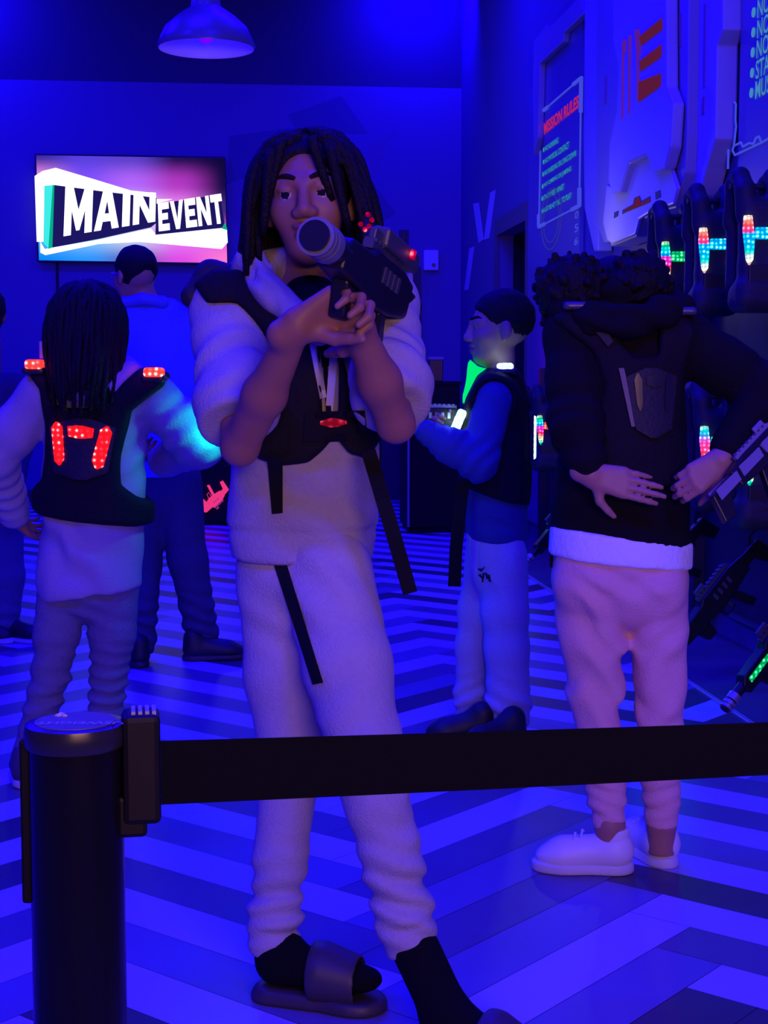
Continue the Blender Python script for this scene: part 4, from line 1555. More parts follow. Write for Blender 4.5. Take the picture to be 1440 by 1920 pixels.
for a, b in zip(q0[:-1], q0[1:]):
    ax0 = nrm(b - a)
    ss = nrm(np.cross(ax0, FH))
    st.box((a + b) / 2, (.0135, np.linalg.norm(b - a) / 2 + .004, .002), (ss, ax0, nrm(np.cross(ss, ax0))))
st.build('strap', M_strap, vest)
soft('shoulder_pad', U((cap(J(362, 556, 2.88), J(395, 516, 2.90), .024, .026), .02), (cap(J(395, 516, 2.90), J(470, 520, 2.88), .026, .022), .02)), *bounds([J(362, 556, 2.88), J(470, 505, 2.9)], .06), .005, M_vestpad, vest)
# socks and slides
for A, hl, dr, zz in ((A1, heel1, fd1, .030), (A2, None, None, None)):
    if hl is not None:
        o0 = np.array([hl[0], hl[1], 0])
        t_ = np.cross(UPW, dr)
        dn, un = dr, UPW
    else:
        dn = nrm(np.array([.80, -.60, 0]) * 1.0 - UPW * .12)
        un = nrm(np.cross(np.cross(dn, UPW), dn))
        o0 = ANK2 - un * .075 - dn * .052
        t_ = np.cross(un, dn)
    ankle = o0 + dn * .052 + un * (.13 if hl is not None else .10)
    K = K1 if hl is not None else K2
    sk = U((cap(lerp(A, K, .10), ankle - un * .03, .040 if hl is not None else .044, .043), .03), (cap(o0 + dn * .045 + un * .072, o0 + dn * .18 + un * .062, .042, .034), .03), (ell(o0 + dn * .205 + un * .058, np.array([.05, .042, .024]), np.stack([dn, t_, un])), .02))
    lo, hi = bounds([A, o0, o0 + dn * .27], .12)
    lo[2] = max(lo[2], .0)
    soft('sock', sk, lo, hi, .0055, M_sock, pA)
    ax = np.stack([dn, t_, un])
    so = U((cap(o0 + dn * .035, o0 + dn * .20, .044, .050), .03), (cap(o0 + dn * .2, o0 + dn * .215, .050, .048), .03))
    f_so = lambda P, so=so, o0=o0, un=un, dn=dn: smax(smax(so(P), ((P - o0) @ un) - .033 + .03 * np.clip(((P - o0) @ dn) / .27, 0, 1) * .3, .006), -((P - o0) @ un), .006)
    lo, hi = bounds([o0, o0 + dn * .27], .09)
    sl = soft('slide', f_so, lo, hi, .0045, M_slide, pA)
    sk2 = U((cap(o0 + dn * .135 + un * .062, o0 + dn * .205 + un * .050, .060, .050), .02))
    inn = U((cap(o0 + dn * .10 + un * .058, o0 + dn * .24 + un * .048, .052, .043), .02))
    f_st = lambda P, a=sk2, b=inn, o0=o0, un=un, dn=dn: smax(smax(a(P), -b(P), .003), np.maximum(.020 - ((P - o0) @ un), np.maximum(.115 - .25 * ((P - o0) @ un) * 0 - ((P - o0) @ dn), ((P - o0) @ dn) - .212)), .005)
    soft('strap', f_st, lo, hi + np.array([0, 0, .06]), .003, M_slide, sl)
# hair: locs parted over the face, falling to the jaw
r_, f_, u_ = frame(-FH - RT * .06, UPW - RT * .07)
lines = []
rr = np.random.RandomState(4)
for k in range(190):
    phi = rr.uniform(-math.pi, math.pi)              # 0 is the face
    th = math.acos(rr.uniform(.1, 1.0))
    if abs(phi) < .62 and th > .75:
        continue
    s0 = np.array([math.sin(phi) * math.sin(th) * .078, math.cos(phi) * math.sin(th) * .096 - .014, .036 + math.cos(th) * .089])
    outp = nrm(np.array([math.sin(phi) if abs(phi) > .5 else math.copysign(.9, math.sin(phi)), math.cos(phi) * (1 if abs(phi) > 1.0 else .35), 0]))
    drop = -.105 - rr.uniform(0, .035)
    wd = .094 + .022 * rr.rand()
    pts = [s0]
    endp = outp * np.array([wd * 1.12, wd * 1.15, 0]) + np.array([rr.uniform(-.012, .012), -.012 + rr.uniform(-.01, .01), drop])
    if abs(phi) < 1.1:
        endp[1] = max(endp[1], .03)
        endp[0] = math.copysign(max(abs(endp[0]), .078), math.sin(phi))
    m1 = s0 * .5 + endp * .5
    for t in np.linspace(0.12, 1, 9):
        side = outp * np.array([.112, .112, 0])
        ctrl = np.array([side[0], side[1] - .012, s0[2] + .012])
        if abs(phi) < 1.1:
            ctrl[0] = math.copysign(max(abs(ctrl[0]), .085), math.sin(phi))
        p = s0 * (1 - t) ** 2 + ctrl * 2 * t * (1 - t) + endp * t * t
        pts.append(p + np.array([.003 * math.sin(t * 9 + k), .003 * math.cos(t * 8 + k * 1.7), 0]))
    lines.append([wA(*p) for p in pts])
for (x0, z0, x1, z1) in ((-.02, .10, -.048, -.01), (.03, .10, .070, -.02), (.05, .085, .078, -.06), (-.05, .085, -.074, -.06)):
    lines.append([wA(x0 + (x1 - x0) * t, .088 + .012 * math.sin(t * 2.6) - .02 * t, z0 + (z1 - z0) * t) for t in np.linspace(0, 1, 8)])
V, Fc = strands(lines, .0105, .0065)
axh = np.stack([r_, f_, u_])
cr = ell(wA(0, -.016, .034), np.array([.086, .103, .094]), axh)
face = ell(wA(0, .10, -.03), np.array([.066, .09, .115]), axh)
V2, Q2 = skin_of(lambda P: smax(smax(cr(P), -face(P), .015), -((P - wA(0, 0, -.05)) @ u_), .02), *bounds([wA(0, 0, .03)], .13), .006)
mbh = MB().add(V, Fc).add(V2, Q2)
mk('hair', mbh.v, mbh.f, M_hair, pA)
# brows lie on the face
bvA = bvh_of(bodyA)
for sx in (-1, 1):
    pts = []
    for t in np.linspace(0, 1, 9):
        x_, z_ = sx * (.013 + .040 * t), .030 + .009 * math.sin(t * 2.4) - .003 * t
        o_ = wA(x_, .25, z_)
        hit = bvA.ray_cast(Vector(o_), Vector(-f_))
        if hit[0] is not None:
            pts.append(np.array(hit[0]))
    if len(pts) > 2:
        n_ = len(pts)
        MB().tube(pts, [.0048 * math.sin(math.pi * (.18 + .75 * i / (n_ - 1))) + .0010 for i in range(n_)], 8).build('eyebrow', M_brow, pA, smooth=True)
# the blaster it aims
gA, wg = blaster(gA_loc, gA_d, gA_u, 'black blaster with ribbed silver muzzle aimed by the person in the grey hoodie', .86, mR=mat('muzzle_grey', (0.22, 0.22, 0.25), 0.45, metal=0.4), big=True)
MB().box(wg(-.06, -.026, .10), (.010, .003, .008), (gA_d, nrm(np.cross(gA_d, gA_u)), gA_u)).build('rear_light', led('led_crimson', [(1.0, 0.0, 0.12)], 1.0), gA)
mbx = MB().box(wg(-.02, 0, .095), (.11, .017, .018), (gA_d, nrm(np.cross(gA_d, gA_u)), gA_u))
mbx.build('scope', M_gun2, gA, bevel=.006)
rl = MB()
for (x, y) in ((690, 402), (697, 412), (692, 424), (684, 430), (676, 420)):
    p = J(x, y, 2.72)
    rl.tube([p, p + FH * .006], .0045, 8)
rl.build('rear_light', led('led_crimson', [(1.0, 0.0, 0.12)], 1.6), gA)
MB().tube([J(692, 500, 2.68), J(692, 440, 2.73), J(690, 405, 2.735)], .011, 8).build('light_mount', M_gun, gA, smooth=True)


# ================= girl on the left, seen from behind
DB = 4.40
base = on_z(130, 1470)
pB = thing('person', base, 'child with long dark hair seen from behind in black vest with glowing red lights', 'person')
S1, E1, W1 = J(78, 738, 4.38), J(-12, 858, 4.42), J(30, 972, 4.58)
S2, E2, W2 = J(288, 742, 4.38), J(372, 828, 4.44), J(300, 868, 4.66)
H1, K1, A1 = J(120, 1075, 4.42), J(95, 1265, 4.42), J(52, 1425, 4.42)
H2, K2, A2 = J(218, 1075, 4.42), J(205, 1265, 4.42), J(190, 1425, 4.36)
hB, sB, wB = head(J(165, 612, 4.40), FH - RT * .05, UPW, .225, fine=False)
body = U().chain([J(178, 740, 4.42), J(168, 660, 4.42)], [.055, .048], .02)
body.add(ecap(J(180, 800, 4.42), J(170, 1060, 4.42), .10, .09, FH, 1.5), .03)
body.chain([S1, E1, W1], [.04, .034, .024], .02).chain([S2, E2, W2], [.04, .034, .024], .02)
body.chain([H1, K1, A1], [.055, .042, .03], .02).chain([H2, K2, A2], [.055, .042, .03], .02)
body.add(hand(W1, J(75, 1010, 4.75) - W1, FH * .5 + RT, 1, curl=(30, 40, 30), sc=.85), .01)
body.add(hand(W2, J(265, 850, 4.80) - W2, FH * .4 + UPW, -1, curl=(45, 60, 40), sc=.85), .01)
lo, hi = bounds([A1, A2, S1, S2, E1, E2, W1, W2, J(165, 520, 4.4)], .17)
soft('body', lambda P: smin(body(P), hB(P), .02), lo, hi, .006, M_skin, pB)
hemB = J(168, 1112, 4.42)
torsB = U((ecap(J(182, 790, 4.42), J(168, 1095, 4.42), .148, .152, FH, 1.3), .05), (cap(S1, S2, .058, .058), .05), (cap(J(120, 705, 4.42), J(245, 705, 4.42), .045), .04))
slB = U().chain([S1, lerp(S1, E1, .6), E1, lerp(E1, W1, .9)], [.062, .066, .068, .05], .03)
slB.chain([S2, lerp(S2, E2, .6), E2, lerp(E2, W2, .9)], [.062, .070, .074, .05], .03)
hoodB = U((cut(torsB, hemB, -UPW + RT * .13), .02), (slB, .03))
hfB = folds(hoodB, [(lerp(S2, E2, .75), .10, (E2 - S2) - UPW * .02, .06, .008), (lerp(E1, W1, .4), .10, W1 - E1, .05, .008), (J(110, 1010, 4.3), .2, UPW + RT * .9, .13, .008), (J(270, 860, 4.35), .10, UPW - RT * .6, .07, .006)], 8, .003, .12)
lo, hi = bounds([S1, S2, E1, E2, W1, W2, hemB], .15)
hoodieB = soft('hoodie', hfB, lo, hi, .0075, M_cream, pB)
hp = [J(110, 715, 4.36), J(150, 728, 4.32), J(205, 725, 4.32), J(240, 700, 4.36), J(235, 690, 4.45), J(170, 700, 4.5), J(110, 700, 4.45), J(110, 715, 4.36)]
soft('hood', folds(U().chain(hp, [.035] * 8, .02), [], 2, .004, .06), *bounds(hp, .07), .007, M_cream, hoodieB)
vpx = [(49, 700), (74, 731), (79, 788), (78, 856), (71, 900), (41, 924), (39, 954), (61, 968), (135, 978), (250, 991), (281, 988), (289, 957), (250, 934), (223, 910), (223, 856), (244, 771), (305, 724), (309, 700), (281, 686), (257, 690), (203, 744), (183, 765), (112, 765), (91, 748), (85, 686), (54, 683)]
vpB = poly2(px_poly(vpx, 4.30), RT, UPW)


def vestB(P):
    t = smin(torsB(P), cap(S1, S2, .062)(P), .02) - .026
    return smax(t, vpB(P), .012)


lo, hi = bounds([S1, S2, J(170, 1000, 4.4)], .16)
vB = soft('vest', vestB, lo, hi, .0075, M_vest, pB)
bvb = bvh_of(vB)


def gp(x, y):
    return x / 2.955, 450 + y / 2.955


padB = patch('back_pad', [gp(265, 980), gp(650, 1000), gp(590, 1330), gp(300, 1330)], bvb, M_vestpad, vB, th=.010, nx=8, ny=8, rnd=.2)
for q in ([(280, 1008), (345, 1005), (358, 1240), (304, 1256)], [(372, 1022), (522, 1036), (512, 1106), (378, 1096)], [(562, 1024), (630, 1040), (566, 1286), (500, 1250)]):
    patch('light_strip', [gp(*p) for p in q], bvb, LED_RED, vB, th=.014, nx=5, ny=8, rnd=.25)
for (x, y, wx_) in ((66, 683, .026), (289, 698, .028)):
    soft('shoulder_light', rbox(J(x, y, 4.31), np.array([wx_, .03, .0135]), .010, np.stack([RT, FH, UPW])), *bounds([J(x, y, 4.31)], .05), .0035, LED_REDTOP, vB)
    soft('light_mount', rbox(J(x, y + 12, 4.33), np.array([wx_ + .006, .035, .012]), .008, np.stack([RT, FH, UPW])), *bounds([J(x, y + 12, 4.33)], .06), .004, M_plastic, vB)
lines = []
rr = np.random.RandomState(9)
for k in range(170):
    phi = rr.uniform(-math.pi, math.pi)
    th = math.acos(rr.uniform(.0, 1.0))
    if abs(phi) < .8 and th > .9:
        continue
    s0 = np.array([math.sin(phi) * math.sin(th) * .08, math.cos(phi) * math.sin(th) * .096 - .014, .036 + math.cos(th) * .092])
    o_ = np.array([math.sin(phi), math.cos(phi), 0])
    sh = wB(0, 0, 0)
    ln_ = rr.uniform(-.26, -.15) if math.cos(phi) < .2 else rr.uniform(-.16, -.10)
    endp = np.array([o_[0] * rr.uniform(.05, .10), min(-.05, o_[1] * .11 - .015) - .05, ln_])
    pts = [s0]
    ctrl = np.array([o_[0] * .142, o_[1] * .12 - .02, s0[2] - .01])
    for t in np.linspace(.12, 1, 9):
        p = s0 * (1 - t) ** 2 + ctrl * 2 * t * (1 - t) + endp * t * t
        pts.append(p + np.array([.004 * math.sin(t * 8 + k), .003 * math.cos(t * 7 + k), 0]))
    lines.append([wB(*p) for p in pts])
V, Fc = strands(lines, .012, .006)
rB, fB_, uB = frame(FH - RT * .05)
hcap = U((ell(wB(0, -.014, .036), np.array([.092, .106, .096]), np.stack([rB, fB_, uB])), .03), (ell(wB(-.005, -.075, -.09), np.array([.078, .035, .14]), np.stack([rB, fB_, uB])), .05))
V2, Q2 = skin_of(folds(lambda P: smax(hcap(P), ((P - wB(0, .075, -.02)) @ fB_), .02), [], 5, .003, .03), *bounds([wB(0, 0, .03), wB(0, -.08, -.22)], .14), .007)
mbh = MB().add(V, Fc).add(V2, Q2)
mk('hair', mbh.v, mbh.f, M_hair, pB)
M_jeanB = mat('jeans_washed', (0.17, 0.16, 0.21), 0.9, noise=0.12, nscale=60, bump=0.3, bscale=150, spec=0.2)
lg = U((ecap(J(170, 1050, 4.42), J(170, 1100, 4.42), .112, .112, FH, 1.25), .05)).chain([H1, lerp(H1, K1, .6), K1, A1], [.072, .066, .054, .052], .02).chain([H2, lerp(H2, K2, .6), K2, A2], [.072, .066, .054, .050], .02)
fl = folds(cut(lg, J(120, 1452, 4.42), -UPW), [(lerp(K2, A2, .3), .16, UPW + RT * .12, .036, .008), (lerp(K1, A1, .2), .15, UPW - RT * .25, .06, .006), (J(170, 1130, 4.35), .12, UPW + RT * .5, .06, .004)], 3, .003, .1)
lo, hi = bounds([A1, A2, H1, H2], .16)
soft('jeans', fl, lo, hi, .0075, M_jeanB, pB)
for A in (A1, A2):
    hl = A + FH * -.02
    shoe('shoe', (hl[0], hl[1]), FH * .95 - RT * .25, pB, mat('shoe_navy', (.06, .06, .09), .6), mat('sole_white', (.6, .58, .62), .5), L=.22, hi=.095)
# blaster she holds in front, mostly hidden behind the nearer person
gB_loc = J(448, 840, 4.62)
gB, wgB = blaster(gB_loc, nrm(-RT * .8 + FH * .1 - UPW * .1), UPW, 'black blaster with cyan light held by the child in the red-lit vest', .5, leds=LED_CYAN)
point('cyan_glow', J(416, 812, 4.33), 1.1, (0.0, 1.0, 0.75), 0.02)


MB().tube([J(79, 672, 4.33), J(78, 640, 4.33)], .0075, 8).build('antenna', mat('antenna_pale', (.35, .33, .4), .5), vB, smooth=True)


# ================= member of staff in the blue shirt
DC = 6.44
base = on_z(320, 1235)
pC = thing('person', base, 'adult in bright blue shirt and dark jeans facing the television', 'person')
S1, E1, W1 = J(238, 612, 6.44), J(218, 740, 6.50), J(250, 790, 6.75)
S2, E2, W2 = J(352, 612, 6.44), J(368, 745, 6.52), J(340, 800, 6.78)
H1, K1, A1 = J(278, 905, 6.46), J(268, 1060, 6.46), J(262, 1205, 6.36)
H2, K2, A2 = J(335, 905, 6.46), J(352, 1050, 6.46), J(380, 1195, 6.46)
fC = FH * .75 - RT * .65
hC, sC, wC = head(J(252, 518, 6.46), fC, UPW, .235)
body = U((cap(J(288, 600, 6.46), J(265, 545, 6.47), .06, .055), .02), (ecap(J(295, 660, 6.46), J(300, 880, 6.46), .11, .11, FH, 1.4), .03))
body.chain([S1, E1, W1], [.045, .036, .026], .02).chain([S2, E2, W2], [.045, .036, .026], .02).chain([H1, K1, A1], [.07, .05, .035], .02).chain([H2, K2, A2], [.07, .05, .035], .02)
body.add(hand(W1, FH + RT * .3, RT, 1, curl=(30, 40, 30)), .01)
body.add(hand(W2, FH - RT * .3, -RT, -1, curl=(30, 40, 30)), .01)
lo, hi = bounds([A1, A2, S1, S2, W1, W2, J(252, 460, 6.46)], .17)
soft('body', lambda P: smin(body(P), hC(P), .02), lo, hi, .0065, [M_skin2, M_eye, M_iris, M_lip2, M_brow], pC, matfn=lambda C: sC(C, np.zeros(len(C), int)))
M_blue = mat('shirt_blue', (0.10, 0.13, 0.75), 0.85, noise=0.06, nscale=50, bump=0.2, bscale=120, spec=0.2)
hemC = J(300, 893, 6.46)
tc_ = U((ecap(J(296, 660, 6.46), J(300, 890, 6.46), .155, .165, FH, 1.35), .06), (cap(S1, S2, .062), .06), (cap(J(262, 580, 6.46), J(318, 580, 6.46), .05), .05))
tc_f = U((cut(tc_, hemC, -UPW), .02)).chain([S1, lerp(S1, E1, .75)], [.072, .07], .04).chain([S2, lerp(S2, E2, .8)], [.072, .072], .04)
shirt = soft('shirt', folds(tc_f, [(J(330, 800, 6.3), .2, UPW + RT * .5, .12, .006)], 2, .003, .12), *bounds([S1, S2, E1, E2, hemC], .16), .009, M_blue, pC)
hp = [J(228, 568, 6.42), J(268, 560, 6.38), J(305, 566, 6.40), J(310, 575, 6.5), J(250, 580, 6.58), J(228, 568, 6.42)]
soft('collar', U().chain(hp, [.024] * 6, .012), *bounds(hp, .05), .007, mat('collar_blue', (0.08, 0.09, 0.5), 0.85), shirt)
M_jeanC = mat('jeans_dark', (0.045, 0.05, 0.10), 0.9, noise=0.15, nscale=60, bump=0.3, bscale=150, spec=0.2)
lg = U((ecap(J(303, 870, 6.46), J(305, 920, 6.46), .15, .145, FH, 1.3), .05)).chain([H1, K1, A1], [.095, .078, .068], .03).chain([H2, K2, A2], [.098, .082, .072], .03)
soft('jeans', folds(cut(lg, J(300, 1222, 6.42), -UPW), [(lerp(K2, A2, .8), .14, UPW + RT * .3, .06, .010), (lerp(K1, A1, .8), .14, UPW + RT * .3, .06, .010)], 4, .003, .12), *bounds([A1, A2, J(300, 860, 6.46)], .18), .009, M_jeanC, pC)
h1, h2 = on_z(262, 1250), on_z(362, 1238)
shoe('shoe', (h1[0], h1[1]), FH * .9 - RT * .2, pC, M_shoe_black, M_sole_dark, L=.28, h=.008)
shoe('shoe', (h2[0], h2[1]), RT * .95 + FH * .15, pC, M_shoe_black, M_sole_dark, L=.29, h=.008)
rC, f_C, uC = frame(fC)
hcap = ell(wC(0, -.014, .036), np.array([.084, .104, .094]), np.stack([rC, f_C, uC]))
fcut = plane(wC(0, .055, .03), f_C - uC * .7)
low = plane(wC(0, -.03, -.055), -uC - f_C * .9)
V2, Q2 = skin_of(folds(lambda P: smax(smax(hcap(P), fcut(P), .02), low(P), .02), [], 5, .003, .03), *bounds([wC(0, 0, .02)], .14), .006)
mk('hair', V2, Q2, M_hair, pC)
gl = MB()
for sx in (-1, 1):
    gl.tube([wC(sx * .033 + .019 * math.cos(t), .098, .006 + .015 * math.sin(t)) for t in np.linspace(0, 6.283, 14)], .002, 5, caps=False)
    gl.tube([wC(sx * .052, .096, .008), wC(sx * .08, .05, .01), wC(sx * .082, -.01, .008)], .0022, 5)
gl.tube([wC(-.014, .1, .008), wC(.014, .1, .008)], .002, 5)
gl.build('eyeglasses', M_silver, pC, smooth=True)


# ================= boy in profile
DD = 5.06
base = on_z(920, 1392)
pD = thing('person', base, 'boy in navy sweatshirt and grey sweatpants facing left, holding a blaster', 'person')
S1, E1, W1 = J(925, 748, 4.93), J(898, 868, 4.86), J(792, 805, 4.88)
S2, E2, W2 = J(908, 748, 5.22), J(880, 840, 5.25), J(838, 806, 5.08)
Hn, Kn, An = J(945, 1045, 4.99), J(950, 1215, 4.97), J(955, 1358, 4.97)
Hf, Kf, Af = J(912, 1045, 5.10), J(884, 1210, 5.08), J(884, 1352, 5.10)
fD = -RT * .97 + FH * -.05
hD, sD, wD = head(J(936, 618, 5.06), fD, UPW - RT * -.02, .238)
body = U((cap(J(938, 745, 5.07), J(940, 665, 5.07), .05, .046), .02), (ecap(J(930, 790, 5.07), J(935, 1000, 5.06), .10, .095, RT, 1.4), .03))
body.chain([S1, E1, W1], [.038, .032, .023], .02).chain([S2, E2, W2], [.038, .032, .023], .02).chain([Hn, Kn, An], [.055, .042, .03], .02).chain([Hf, Kf, Af], [.055, .042, .03], .02)
gD_d = nrm(-RT * .93 - FH * .30 + UPW * .02)
gD_loc = J(838, 786, 5.02)
body.add(hand(W1, J(758, 778, 4.90) - W1, FH * .8 + UPW * .4, 1, curl=(40, 60, 40), sc=.82), .01)
body.add(hand(W2, J(812, 790, 5.03) - W2, -FH * .6 - RT * .3 + UPW * .2, 1, curl=(35, 60, 40), sc=.84), .01)
lo, hi = bounds([An, Af, S1, S2, E1, W1, W2, J(925, 545, 5.06), J(750, 780, 4.9)], .15)
bodyD = soft('body', lambda P: smin(body(P), hD(P), .02), lo, hi, .0036, [M_skin2, M_eye, M_iris, M_lip2, M_brow], pD, it=1, matfn=lambda C: sD(C, np.zeros(len(C), int)))
M_navy = mat('sweatshirt_navy', (0.035, 0.05, 0.20), 0.9, noise=0.08, nscale=80, bump=0.25, bscale=180, spec=0.2)
hemD = J(930, 1014, 5.06)
td = U((ecap(J(928, 790, 5.07), J(932, 990, 5.06), .145, .140, RT, 1.35), .05), (cap(S1, S2, .058), .05), (cap(J(938, 715, 5.03), J(938, 715, 5.11), .05), .04))
tdf = U((cut(td, hemD, -UPW), .02)).chain([S1, E1, lerp(E1, W1, .5), lerp(E1, W1, .92)], [.062, .060, .054, .040], .03).chain([S2, E2, lerp(E2, W2, .75)], [.06, .055, .04], .03)
swD = soft('sweatshirt', folds(tdf, [(E1, .09, (W1 - E1) + UPW * .05, .05, .007), (lerp(E1, W1, .7), .07, W1 - E1, .03, .005), (J(930, 975, 4.9), .10, UPW + RT * .4, .07, .005)], 6, .003, .09), *bounds([S1, S2, E1, E2, W1, hemD], .14), .0065, M_navy, pD)
vpx = [(893, 703), (912, 690), (960, 690), (990, 708), (997, 760), (996, 900), (990, 945), (940, 935), (880, 915), (846, 895), (840, 850), (858, 800), (872, 745)]
vpD = poly2(px_poly(vpx, 5.06), RT, UPW)
armD = U((cap(S1 - FH * .05, E1 - FH * .05, .060), .01))


def vestD(P):
    t = smin(td(P), cap(S1, S2, .06)(P), .02) - .022
    return smax(smax(t, vpD(P), .012), -armD(P), .02)


vD = soft('vest', vestD, *bounds([S1, S2, J(925, 950, 5.06)], .17), .0065, M_vest, pD)
axD = np.stack([RT, FH, UPW])
soft('shoulder_light', rbox(J(947, 687, 4.97), np.array([.026, .03, .011]), .009, axD), *bounds([J(947, 687, 4.97)], .05), .0035, LED_WHITE, vD)
soft('light_mount', rbox(J(947, 697, 4.98), np.array([.04, .04, .012]), .010, axD), *bounds([J(947, 697, 4.98)], .07), .0045, M_plastic, vD)
t0, t1 = J(867, 772, 4.97), J(850, 812, 4.97)
ld = nrm(t1 - t0)
soft('chest_light', rbox((t0 + t1) / 2, np.array([.015, .022, .045]), .010, np.stack([nrm(np.cross(ld, FH)), FH, ld])), *bounds([t0, t1], .06), .0035, LED_WHITE, vD)
t0, t1 = J(1001, 780, 5.0), J(998, 860, 5.0)
soft('light_strip', rbox((t0 + t1) / 2, np.array([.010, .018, .072]), .008, np.stack([RT, FH, nrm(t0 - t1)])), *bounds([t0, t1], .05), .0035, LED_WHITE, vD)
soft('light_mount', rbox((t0 + t1) / 2 - RT * .012, np.array([.014, .024, .085]), .008, np.stack([RT, FH, nrm(t0 - t1)])), *bounds([t0, t1], .07), .0045, M_plastic, vD)
# fluorescent cloth hanging from the collar in front
G_neon = glow('fluorescent_green', (0.0, 0.86, 0.20), 1.0)
nb = [J(880, 675, 5.06), J(894, 688, 5.06), J(912, 692, 5.06), J(903, 716, 5.06), J(886, 742, 5.06), J(870, 760, 5.06), J(869, 742, 5.06), J(877, 706, 5.06)]
pn = poly2(nb, RT, UPW)
fn_ = lambda P: smax(pn(P), np.abs((P - J(890, 710, 5.06)) @ FH) - .05, .012)
soft('neon_scarf', folds(fn_, [], 3, .003, .04), *bounds(nb, .08), .005, G_neon, pD, label='fluorescent green scarf')
# strap hanging in front
st = MB()
q0 = [J(868, 905, 4.93), J(862, 960, 4.93), J(855, 1030, 4.94), J(852, 1098, 4.95)]
for a, b in zip(q0[:-1], q0[1:]):
    ax0 = nrm(b - a)
    ss = nrm(np.cross(ax0, FH))
    st.box((a + b) / 2, (.021, np.linalg.norm(b - a) / 2 + .003, .002), (ss, ax0, nrm(np.cross(ss, ax0))))
st.build('strap', M_strap, vD)
M_sweat = mat('sweatpants_heather', (0.46, 0.44, 0.50), 0.95, noise=0.22, nscale=160, bump=0.25, bscale=180, spec=0.15)
lg = U((ecap(J(928, 1000, 5.06), J(928, 1060, 5.05), .125, .12, RT, 1.3), .05)).chain([Hn, lerp(Hn, Kn, .6), Kn, lerp(Kn, An, .75), An], [.078, .076, .070, .072, .060], .03).chain([Hf, lerp(Hf, Kf, .6), Kf, lerp(Kf, Af, .7), Af], [.07, .062, .052, .056, .050], .03)
fl = folds(cut(lg, J(930, 1372, 5.03), -UPW), [(lerp(Kn, An, .85), .10, UPW + RT * .6, .05, .009), (lerp(Kf, Af, .85), .10, UPW - RT * .5, .045, .008), (J(930, 1100, 4.9), .15, RT * .8 + UPW * .3, .09, .004)], 9, .003, .1)
pantD = soft('sweatpants', fl, *bounds([An, Af, Hn, Hf], .16), .0065, M_sweat, pD)
bpD = bvh_of(pantD)
M_mark = mat('mark_black', (0.01, 0.01, 0.012), 0.8)
for q in ([(895, 1066), (903, 1066), (905, 1070), (898, 1070)], [(906, 1064), (910, 1062), (903, 1072), (899, 1072)], [(896, 1078), (901, 1076), (908, 1084), (904, 1086)], [(905, 1074), (909, 1074), (906, 1092), (903, 1092)], [(909, 1074), (913, 1074), (916, 1086), (912, 1086)], [(914, 1078), (918, 1077), (921, 1092), (916, 1090)]):
    patch('printed_mark', q, bpD, M_mark, pantD, th=.0012, nx=1, ny=2, lift=.001)
a1, a2 = on_z(905, 1392), on_z(962, 1402)
shoe('shoe', (a1[0], a1[1]), -RT * .95, pD, M_shoe_black, mat('sole_pale', (.5, .5, .55), .5), L=.24, h=.007)
shoe('shoe', (a2[0], a2[1]), -RT * .8 - FH * .4, pD, M_shoe_black, MATS['sole_pale'], L=.24, h=.007)
rD, f_D, uD = frame(fD, UPW + RT * .02)
hcap = ell(wD(0, -.016, .040), np.array([.083, .104, .094]), np.stack([rD, f_D, uD]))
fcut = plane(wD(0, .070, .062), f_D * 1.0 - uD * 1.6)
low = plane(wD(0, -.055, -.02), -uD - f_D * -1.1)
earw = U((ell(wD(.076, -.006, -.03), np.array([.05, .035, .045]), np.stack([rD, f_D, uD])), .01), (ell(wD(-.076, -.006, -.03), np.array([.05, .035, .045]), np.stack([rD, f_D, uD])), .01))
frontface = ell(wD(0, .085, -.035), np.array([.12, .075, .10]), np.stack([rD, f_D, uD]))
V2, Q2 = skin_of(folds(lambda P: smax(smax(smax(hcap(P), -frontface(P), .012), ((wD(0, 0, -.085) - P) @ uD), .02), -earw(P), .01), [], 5, .0025, .018), *bounds([wD(0, 0, .02)], .14), .005)
mk('hair', V2, Q2, M_hair, pD)
bvD = bvh_of(bodyD)
for sx in (-1, 1):
    pts = []
    for t in np.linspace(0, 1, 9):
        x_, z_ = sx * (.013 + .040 * t), .031 + .008 * math.sin(t * 2.4) - .003 * t
        hit = bvD.ray_cast(Vector(wD(x_, .25, z_)), Vector(-f_D))
        if hit[0] is not None:
            pts.append(np.array(hit[0]))
    if len(pts) > 2:
        n_ = len(pts)
        MB().tube(pts, [.0048 * math.sin(math.pi * (.18 + .75 * i / (n_ - 1))) + .0010 for i in range(n_)], 8).build('eyebrow', M_brow, pD, smooth=True)
gD, wgD = blaster(gD_loc, gD_d, UPW, 'black and silver blaster held level by the boy in navy', .62, mT=M_silver, leds=None)
point('white_glow', J(838, 800, 4.86), 0.10, (0.55, 0.8, 1.0), 0.02)


# ================= person in pale pink joggers, seen from behind
DE = 3.67
base = on_z(1165, 1630)
pE = thing('person', base, 'person in pale pink joggers and white sneakers seen from behind, hands on hips', 'person')
S1, E1, W1 = J(1072, 628, 3.66), J(1080, 800, 3.56), J(1108, 890, 3.50)
S2, E2, W2 = J(1282, 640, 3.66), J(1438, 735, 3.62), J(1352, 862, 3.50)
H1, K1, A1 = J(1104, 1085, 3.67), J(1118, 1335, 3.66), J(1143, 1545, 3.62)
H2, K2, A2 = J(1232, 1085, 3.67), J(1236, 1330, 3.66), J(1240, 1538, 3.66)
hE, sE, wE = head(J(1150, 572, 3.80), FH * .9 - UPW * .5, UPW + FH * .5, .205, fine=False)
body = U().chain([J(1165, 640, 3.68), J(1152, 580, 3.75)], [.055, .05], .02)
body.add(ecap(J(1170, 700, 3.68), J(1165, 1000, 3.67), .11, .11, FH, 1.4), .03)
